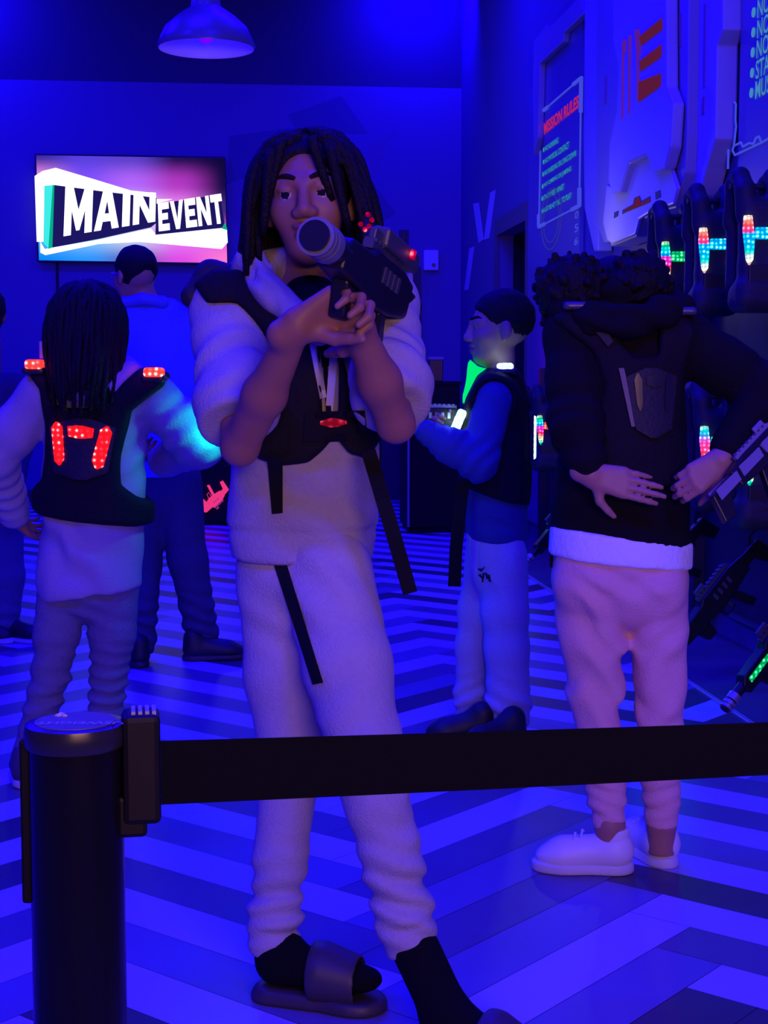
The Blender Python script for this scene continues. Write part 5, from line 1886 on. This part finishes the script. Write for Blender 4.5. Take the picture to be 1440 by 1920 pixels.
body.chain([S1, E1, W1], [.042, .034, .024], .02).chain([S2, E2, W2], [.042, .034, .024], .02)
body.chain([H1, K1, A1, J(1146, 1600, 3.62)], [.055, .032, .034, .034], .02).chain([H2, K2, A2, J(1240, 1600, 3.66)], [.05, .032, .034, .034], .02)
body.add(hand(W1, J(1185, 908, 3.48) - W1, FH * .9 + UPW * -.1, -1, curl=((6, 10, 8), (2, 8, 6), (4, 8, 6), (12, 10, 8)), thumb=(.35, .9, .1), sc=.92, spread=.05), .01)
body.add(hand(W2, J(1296, 902, 3.48) - W2, FH * .9 - UPW * .15, 1, curl=(32, 50, 35), thumb=(.6, .6, .3), sc=.92), .01)
lo, hi = bounds([A1, A2, S1, S2, E1, E2, W1, W2, J(1150, 470, 3.78)], .17)
lo[2] = .03
soft('body', lambda P: smin(body(P), hE(P), .02), lo, hi, .0042, M_skin2, pE, it=1)
M_blackh = mat('hoodie_black', (0.009, 0.008, 0.010), 0.95, noise=0.1, nscale=90, bump=0.3, bscale=200, spec=0.1)
hemE = J(1165, 1024, 3.67)
te = U((ecap(J(1172, 720, 3.68), J(1163, 1010, 3.67), .142, .172, FH, 1.28), .06), (cap(S1, S2, .062), .06), (cap(J(1120, 595, 3.70), J(1225, 600, 3.70), .05), .05))
tef = U((cut(te, hemE, -UPW - RT * .12), .02)).chain([S1, lerp(S1, E1, .5), E1, lerp(E1, W1, .75)], [.066, .064, .062, .046], .03).chain([S2, lerp(S2, E2, .5), E2, lerp(E2, W2, .85)], [.066, .064, .064, .044], .03)
hoodE = soft('hoodie', folds(tef, [(E1, .1, E1 - S1, .06, .006), (E2, .1, E2 - S2, .06, .006), (J(1160, 960, 3.5), .2, UPW + RT * .4, .10, .005)], 4, .003, .1), *bounds([S1, S2, E1, E2, W1, W2, hemE], .15), .0065, M_blackh, pE)
hp = [J(1055, 580, 3.64), J(1110, 600, 3.58), J(1180, 605, 3.56), J(1245, 585, 3.58), J(1278, 575, 3.66), J(1250, 560, 3.74), J(1165, 548, 3.68), J(1085, 560, 3.72), J(1055, 580, 3.64)]
soft('hood', folds(U().chain(hp, [.026, .034, .038, .034, .026, .03, .04, .03, .026], .03), [(J(1165, 590, 3.58), .12, UPW + RT * .3, .05, .006)], 7, .003, .06), *bounds(hp, .09), .0065, M_blackh, hoodE)
soft('tee_hem', folds(lambda P: smax(smax(ecap(J(1164, 960, 3.67), J(1162, 1075, 3.67), .174, .174, FH, 1.27)(P), plane(J(1165, 1052, 3.67), -UPW - RT * .10)(P), .006), -plane(J(1165, 1000, 3.67), -UPW - RT * .12)(P), .006), [], 3, .003, .08),
     *bounds([J(1030, 1000, 3.67), J(1300, 1050, 3.67)], .16), .0065, mat('tee_white', (0.80, 0.84, 0.88), 0.8, bump=0.2, bscale=80), pE, label='white t-shirt hem')
vpx = [(1040, 592), (1072, 574), (1115, 572), (1140, 592), (1165, 640), (1188, 668), (1236, 668), (1240, 602), (1258, 580), (1292, 586), (1308, 615), (1290, 690), (1280, 800), (1300, 880), (1292, 908), (1180, 916), (1096, 906), (1076, 872), (1110, 800), (1132, 725), (1112, 660), (1066, 620)]
vpE = poly2(px_poly(vpx, 3.56), RT, UPW)
vE = soft('vest', lambda P: smax(smin(te(P), cap(S1, S2, .066)(P), .02) - .024, vpE(P), .012), *bounds([S1, S2, J(1165, 930, 3.67)], .16), .0065, M_vest, pE)
bE = bvh_of(vE)
patch('back_pad', [(1172, 690), (1272, 690), (1258, 820), (1196, 822)], bE, M_vestpad, vE, th=.010, nx=8, ny=8, rnd=.2)
patch('edge_strip', [(1160, 690), (1170, 690), (1196, 800), (1184, 800)], bE, mat('edge_line', (.10, .08, .10), .5), vE, th=.005, nx=2, ny=8)  # paler strip paints in a long diagonal highlight on the vest
patch('edge_strip', [(1082, 580), (1112, 578), (1150, 640), (1140, 650)], bE, M_vestpad, vE, th=.008, nx=3, ny=8)
for q in ([(1188, 700), (1204, 700), (1206, 770), (1196, 770)], [(1212, 704), (1244, 704), (1242, 726), (1214, 726)], [(1250, 700), (1264, 700), (1254, 770), (1246, 770)]):
    patch('light_strip', q, bE, M_plastic, vE, th=.016, nx=3, ny=6, rnd=.25, label='unlit light strip')
for (x, y) in ((1078, 574), (1280, 584)):
    soft('shoulder_light', rbox(J(x, y, 3.60), np.array([.03, .03, .010]), .008, np.stack([RT, FH, UPW])), *bounds([J(x, y, 3.60)], .06), .004, mat('clear_cap', (0.05, 0.05, 0.09), 0.3, spec=0.4), vE)
M_pink = mat('joggers_pink', (0.74, 0.44, 0.42), 0.92, noise=0.06, nscale=90, bump=0.25, bscale=200, spec=0.15)
cE1, cE2 = J(1146, 1555, 3.62), J(1241, 1548, 3.66)
lg = U((ecap(J(1162, 1010, 3.67), J(1162, 1070, 3.67), .158, .158, FH, 1.3), .04), (ell(J(1106, 1100, 3.635), np.array([.088, .080, .085])), .03), (ell(J(1226, 1100, 3.635), np.array([.078, .080, .085])), .03))
lg.chain([H1, lerp(H1, K1, .5), K1, lerp(K1, A1, .55), lerp(K1, A1, .80), lerp(K1, A1, .90), A1 - UPW * .1], [.090, .082, .060, .054, .047, .040, .038], .010)
lg.chain([H2, lerp(H2, K2, .5), K2, lerp(K2, A2, .55), lerp(K2, A2, .80), lerp(K2, A2, .90), A2 - UPW * .1], [.074, .072, .058, .053, .047, .040, .038], .010)
lgE = cut(lg, lerp(cE1, cE2, .5), -UPW)
fl = folds(lambda P: lgE(P) + .004 * np.exp(-(((P - cE1)[:, 2] - .045) / .006) ** 2), [(lerp(K1, A1, .80), .055, UPW + RT * .3, .035, .006), (lerp(K2, A2, .80), .055, UPW - RT * .3, .035, .006), (J(1150, 1130, 3.5), .11, UPW * .9 + RT * .6, .07, .009), (J(1225, 1140, 3.5), .10, UPW * .9 - RT * .5, .08, .005), (lerp(H1, K1, .75), .16, UPW * .8 + RT * .9, .085, .009), (lerp(H2, K2, .70), .15, UPW * .8 - RT * .9, .085, .006), (lerp(K2, A2, .35), .10, UPW - RT * .6, .08, .005), (lerp(K1, A1, .30), .10, UPW + RT * .7, .08, .005)], 12, .003, .11)
pantE = soft('joggers', fl, *bounds([A1, A2, J(1162, 990, 3.67), J(1030, 1090, 3.67), J(1295, 1090, 3.67)], .14), .006, M_pink, pE)
patch('pocket', [(1030, 1036), (1038, 1036), (1036, 1064), (1031, 1064)], bvh_of(pantE), M_tee, pantE, th=.002, nx=1, ny=3)
M_white = mat('sneaker_white', (0.72, 0.70, 0.74), 0.5)
M_solew = mat('sneaker_sole', (0.62, 0.60, 0.66), 0.55)
g1, g2 = on_z(1152, 1634), on_z(1240, 1620)
for gpt, dr, A in ((g1, -RT * .97 + FH * .10, A1), (g2, FH * .92 - RT * .35, A2)):
    s, w = shoe('sneaker', (gpt[0], gpt[1]), dr, pE, M_white, M_solew, L=.245, hi=.066, h=.0045)
    lc = MB()
    for k in range(5):
        x = .075 + k * .017
        z = .100 - k * .0085
        lc.tube([w(x, -.024, z - .010), w(x + .004, 0, z + .002), w(x + .008, .024, z - .010)], .003, 6)
    lc.build('laces', M_white, s, smooth=True)
    lo, hi = bounds([w(0, 0, .1)], .09)
    soft('sock', lambda P, w=w: smax(cap(w(.005, 0, .06), w(.0, 0, .16), .038, .0375)(P), np.abs((P - w(0, 0, .093))[:, 2]) - .018, .004), lo, hi, .004, mat('sock_white', (.7, .7, .74), .85), pE, it=1)
# two full puffs of curls
rr = np.random.RandomState(21)


def curls(c, r, n, rs):
    L = []
    for _ in range(n):
        v = nrm(rr.randn(3))
        p = c + v * r * rr.uniform(.72, 1.0)
        L.append((ell(p, np.array([rs, rs, rs]) * rr.uniform(.7, 1.25)), .006))
    return L


pu1, pu2 = J(1070, 540, 3.70), J(1198, 530, 3.70)
hf_ = U((ell(pu1, np.array([.082, .08, .078])), .01), (ell(pu2, np.array([.072, .075, .072])), .01), (ell(wE(0, -.014, .03), np.array([.086, .10, .092])), .03))
hf_.add(curls(pu1, np.array([.092, .088, .088]), 240, .0085), .004)
hf_.add(curls(pu2, np.array([.080, .080, .080]), 200, .0085), .004)
hf_.add(curls(pu1 - UPW * .065 - RT * .02, np.array([.055, .055, .055]), 70, .008), .004)
soft('hair', folds(hf_, [], 3, .003, .016), *bounds([pu1, pu2], .15), .0040, M_hair, pE, it=1)


# ================= person cut off by the left edge
DF = 6.9
base = on_z(10, 1205)
pF = thing('person', base, 'person in dark clothes cut off by the left edge of the photo', 'person')
S1, E1, W1 = J(-70, 735, 6.9), J(-90, 850, 6.9), J(-80, 950, 6.8)
S2, E2, W2 = J(30, 728, 6.9), J(34, 830, 6.95), J(24, 920, 6.75)
H1, K1, A1 = J(-40, 960, 6.9), J(-45, 1080, 6.9), J(-50, 1180, 6.9)
H2, K2, A2 = J(8, 960, 6.9), J(14, 1080, 6.9), J(10, 1178, 6.9)
hF, sF, wF = head(J(-26, 590, 6.9), FH - RT * .3, UPW, .235, fine=False)
body = U((cap(J(-20, 730, 6.9), J(-22, 640, 6.9), .055), .02), (ecap(J(-20, 760, 6.9), J(-18, 940, 6.9), .11, .11, FH, 1.4), .03))
body.chain([S1, E1, W1], [.042, .035, .026], .02).chain([S2, E2, W2], [.042, .035, .026], .02).chain([H1, K1, A1], [.065, .05, .035], .02).chain([H2, K2, A2], [.065, .05, .035], .02)
body.add(hand(W2, -UPW + RT * .1 - FH * .2, -RT, 1, curl=(25, 30, 20)), .01)
body.add(hand(W1, -UPW - RT * .1 - FH * .2, RT, -1, curl=(25, 30, 20)), .01)
soft('body', lambda P: smin(body(P), hF(P), .02), *bounds([A1, A2, S1, S2, W1, W2, J(-22, 530, 6.9)], .16), .007, M_skin, pF)
tf = U((ecap(J(-20, 760, 6.9), J(-18, 960, 6.9), .15, .15, FH, 1.35), .05), (cap(S1, S2, .06), .05)).chain([S1, E1, W1], [.07, .065, .05], .03).chain([S2, E2, W2], [.07, .065, .05], .03)
soft('jacket', folds(tf, [(E2, .12, UPW, .07, .006)], 3, .003, .1), *bounds([S1, S2, W1, W2, J(-18, 990, 6.9)], .15), .009, mat('jacket_dark', (.03, .03, .06), .85, bump=.2), pF)
lg = U((ecap(J(-18, 940, 6.9), J(-18, 970, 6.9), .14, .14, FH, 1.3), .05)).chain([H1, K1, A1], [.09, .072, .06], .03).chain([H2, K2, A2], [.09, .074, .064], .03)
soft('jeans', folds(lg, [(A2, .15, UPW, .06, .006)], 3, .003, .1), *bounds([A1, A2, J(-18, 930, 6.9)], .17), .009, mat('jeans_blue', (.08, .09, .17), .9, bump=.2), pF)
for A in (A1, A2):
    shoe('shoe', (A[0], A[1]), RT * .8 - FH * .35, pF, M_shoe_black, MATS['sole_pale'], L=.27, h=.009)
hcap = U((ell(wF(0, -.016, .036), np.array([.088, .106, .096])), .03), (cap(J(-28, 600, 6.95), J(-34, 680, 6.97), .075, .05), .03))
V2, Q2 = skin_of(folds(lambda P: smax(hcap(P), (P - wF(0, .06, 0)) @ nrm(FH - RT * .3), .02), [], 2, .006, .03), *bounds([wF(0, 0, 0), J(-34, 690, 6.97)], .14), .008)
mk('hair', V2, Q2, M_hair, pF)

# ------------------------------------------------------------------ rack of vests and blasters along the right wall
M_rack = mat('rack_black', (0.012, 0.012, 0.02), 0.5)
rack = thing('vest_rack', (2.1, 7.4, 0), 'long black two-tier rack of hanging vests along the right wall', 'rack')
rk = MB()
for (y, zt) in ((4.55, 1.97), (6.96, 1.97), (10.55, 1.27)):
    o = MB().box((2.20, y, zt / 2 + .004), (.03, .03, zt / 2 - .004))
    o.build('upright', M_rack, rack, bevel=.004)
MB().box((2.21, 5.76, 1.93), (.02, 1.20, .03)).build('rail', M_rack, rack, bevel=.004)
MB().box((2.21, 7.55, 1.13), (.02, 2.97, .03)).build('rail', M_rack, rack, bevel=.004)
MB().box((2.235, 7.55, .62), (.012, 2.97, .46)).build('back_panel', M_rack, rack)
MB().box((2.238, 5.76, 1.53), (.009, 1.18, .37)).build('back_panel', M_rack, rack)  # added dark sheet that keeps the gap between the vest rows dark


def on_rack(px, py):
    return on_x(px, py, 1.985)


M_vesth = mat('vest_hung', (0.022, 0.020, 0.03), 0.6, bump=0.15, bscale=90, spec=0.3)
AXV = np.stack([RT, FH, UPW])
VZ = np.zeros(3)


def vest_shapes():
    b = U((rbox((0, 0, -.05), np.array([.080, .05, .19]), .04), .03), (rbox((0, .02, -.235), np.array([.096, .085, .055]), .04), .04), (rbox((0, .155, -.06), np.array([.078, .035, .15]), .03), .03))
    for sx in (-1, 1):
        b.chain([np.array(q) for q in ((sx * .052, .0, .08), (sx * .062, -.005, .165), (sx * .064, .05, .222), (sx * .064, .12, .20), (sx * .06, .155, .06))], [.042, .038, .034, .034, .034], .012)
    return b


VV, VQ = skin_of(folds(vest_shapes(), [(np.array([0, -.05, -.2]), .12, UPW, .07, .004)], 3, .003, .09), (-.24, -.2, -.36), (.24, .28, .33), .0085, 2)


def hung_vest(c, cols, label, first=None):
    if first is None:
        root = thing('laser_vest', c, label, 'vest', 'vests hanging on the rack')
        loc = lambda x, y, z: c + np.array([x, y, z])
        b = mk('vest_body', VV + c, VQ, M_vesth, root)
        MB().box(loc(0, -.056, 0), (.038, .012, .022)).build('light_bar', cols[0], root, bevel=.008)
        for sx, m in ((-1, cols[1]), (1, cols[2])):
            dz = nrm(np.array([sx * .20, 0, 1.0]))
            pr = [loc(sx * .064 + a * sx, -.062, z) for a, z in ((-.011, .065), (.016, .065), (.020, .01), (.006, -.095), (-.006, -.118), (-.019, -.095), (-.024, -.02))]
            MB().prism(pr, (0, .016, 0)).build('light_strip', m, root)
        ar = MB()
        ar.tube([loc(-.100, .06, .185), loc(.202, .06, .185)], .012, 10)
        ar.build('hanger', M_rack, root, smooth=True)
        MB().box(loc(0, -.052, -.15), (.06, .008, .035)).build('battery_pack', M_plastic, root, bevel=.005)
        st_ = MB()
        st_.tube([loc(.10, -.03, .20), loc(.11, -.052, .1), loc(.10, -.054, -.05), loc(.13, -.06, -.2)], .008, 6)
        st_.build('edge_line', M_vestpad, root, smooth=True)
        return root
    root = first.copy()
    COL.objects.link(root)
    root.location = tuple(float(v) for v in c)
    root['label'] = label
    BASE[root.name] = np.asarray(c, float)
    k = 0
    for ch in list(first.children):
        d = ch.copy()
        COL.objects.link(d)
        d.parent = root
        if ch.name.startswith('light_bar'):
            d.material_slots[0].link = 'OBJECT'
            d.material_slots[0].material = cols[0]
        if ch.name.startswith('light_strip'):
            d.material_slots[0].link = 'OBJECT'
            d.material_slots[0].material = cols[1 + k]
            k += 1
    return root


LED_RAIN3 = led('led_red_tip', [(0.9, 0.02, 0.3), (1.0, 0.1, 0.08), (0.9, 0.8, 0.7), (0.0, 0.7, 0.8), (0.0, 0.4, 1.0)], 2.8, band=0.17)
LED_MINT = led('led_mint', [(0.0, 0.8, 0.35)], 2.4)
LED_ROSE = led('led_rose', [(1.0, 0.08, 0.06)], 2.4)
p1_ = on_rack(1268, 483)
va = hung_vest(p1_, (LED_GREEN, LED_RAIN, LED_RAIN), 'hanging black vest with a green light bar, farthest of the upper rack row')
hung_vest(on_rack(1340, 460), (LED_SKY, LED_RAIN3, LED_RAIN2), 'hanging black vest with a blue light bar, middle of the upper rack row', va)
hung_vest(on_rack(1425, 440), (LED_SKY, LED_RAIN3, LED_RAIN3), 'hanging black vest with a blue light bar cut by the right edge, upper rack row', va)
hung_vest(on_rack(1342, 828), (LED_MINT, LED_RAIN2, LED_RAIN2), 'hanging black vest glowing magenta and green behind the raised elbow, lower rack row', va)
hung_vest(on_rack(1425, 850), (LED_MINT, LED_RAIN, LED_RAIN3), 'hanging black vest of the lower rack row at the right edge', va)
hung_vest(on_rack(1028, 798), (LED_ROSE, LED_RAIN, LED_RAIN2), 'hanging black vest with a rose light bar beside the black hoodie sleeve', va)
hung_vest(on_rack(1006, 797), (LED_MINT, LED_RAIN2, LED_RAIN), 'hanging black vest with small mint light bar behind the boy in navy, lower rack row', va)
# a green pane on the lower row: display of a vest computer
sc_ = thing('score_display', on_x(1372, 760, 2.08), 'small dim green display on the rack seen under the raised elbow', 'display')
pd_ = on_x(1372, 758, 2.08)
MB().box(pd_, (.045, .02, .065)).build('housing', M_plastic, sc_, bevel=.008)
MB().box(pd_ + np.array([0, -.022, 0]), (.034, .002, .05)).build('screen', glow('display_green', (0.0, 0.045, 0.06), 1.0), sc_)
MB().box(pd_ + np.array([.09, 0, 0]), (.05, .012, .012)).build('arm', M_rack, sc_)

# blasters hanging muzzle down below the lower row
spots = [(1.94, 5.05, .36, 'nearest hanging black blaster with a green light line, below the rack', LED_GREEN),
         (1.94, 5.75, .40, 'second hanging black blaster from the right below the rack, no light showing', None),
         (1.94, 6.45, .42, 'third hanging black blaster below the rack beside the pink joggers', None),
         (1.95, 7.3, .42, 'hanging black blaster below the rack behind the pink joggers', None),
         (1.95, 8.6, .42, 'farthest hanging black blaster below the rack, between the boy and the pink joggers', None)]
for (x, y, z, lb, ld_) in spots:
    g, w = blaster((x, y, z), nrm((-.62, -.30, -.62)), nrm((-.6, -.1, .75)), lb, .88, leds=ld_, group='blasters hanging below the rack')
    a = w(-.2, 0, .03)
    cbl = []
    top = np.array([2.186, y + .06, 1.12])
    for k in range(60):
        t = k / 59
        q = a * (1 - t) + top * t
        q = q + np.array([.012 * math.cos(t * 50), .012 * math.sin(t * 50), 0]) * min(1, 6 * t, 6 * (1 - t))
        cbl.append(q)
    MB().tube(cbl, .005, 5).build('coiled_cable', M_strap, g, smooth=True)
M_lil = mat('gun_lilac', (0.20, 0.19, 0.26), 0.4)
gl_ = J(1412, 868, 3.46)
g, w = blaster(gl_, nrm(J(1440, 838, 3.50) - J(1338, 946, 3.42)), nrm(-RT * .7 + UPW * .7), 'black blaster with pale lilac panels hanging by the pink joggers at right', .56, M_gun, M_lil, M_lil)
for x0 in (-.24, -.09, .06):
    pr = [w(x0, -.031, -.005), w(x0 + .13, -.031, -.005), w(x0 + .14, -.031, .035), w(x0 + .01, -.031, .04)]
    pr2 = [w(x0, .031, -.005), w(x0 + .13, .031, -.005), w(x0 + .14, .031, .035), w(x0 + .01, .031, .04)]
    MB().prism(pr, (w(0, -.034, 0) - w(0, -.031, 0))).build('side_panel', M_lil, g)
    MB().prism(pr2, (w(0, .034, 0) - w(0, .031, 0))).build('side_panel', M_lil, g)
a = w(.3, 0, .03)
MB().tube([a, a + UPW * .03 + RT * .02, J(1470, 790, 3.52), J(1446, 775, 3.55)], .006, 6).build('cable', M_strap, g, smooth=True)

# coloured spill from the lit gear
point('rack_glow', (1.78, 8.3, 1.85), 2.4, (1.0, 0.85, 0.95), 0.05)
point('rack_glow', (1.95, 10.6, 1.2), 0.9, (1.0, 0.0, 0.12), 0.05)
point('rack_glow', (1.62, 5.5, 0.35), 0.45, (0.0, 0.75, 0.8), 0.04)
point('rack_glow', (1.75, 8.9, 0.5), 0.22, (0.0, 0.8, 0.6), 0.04)
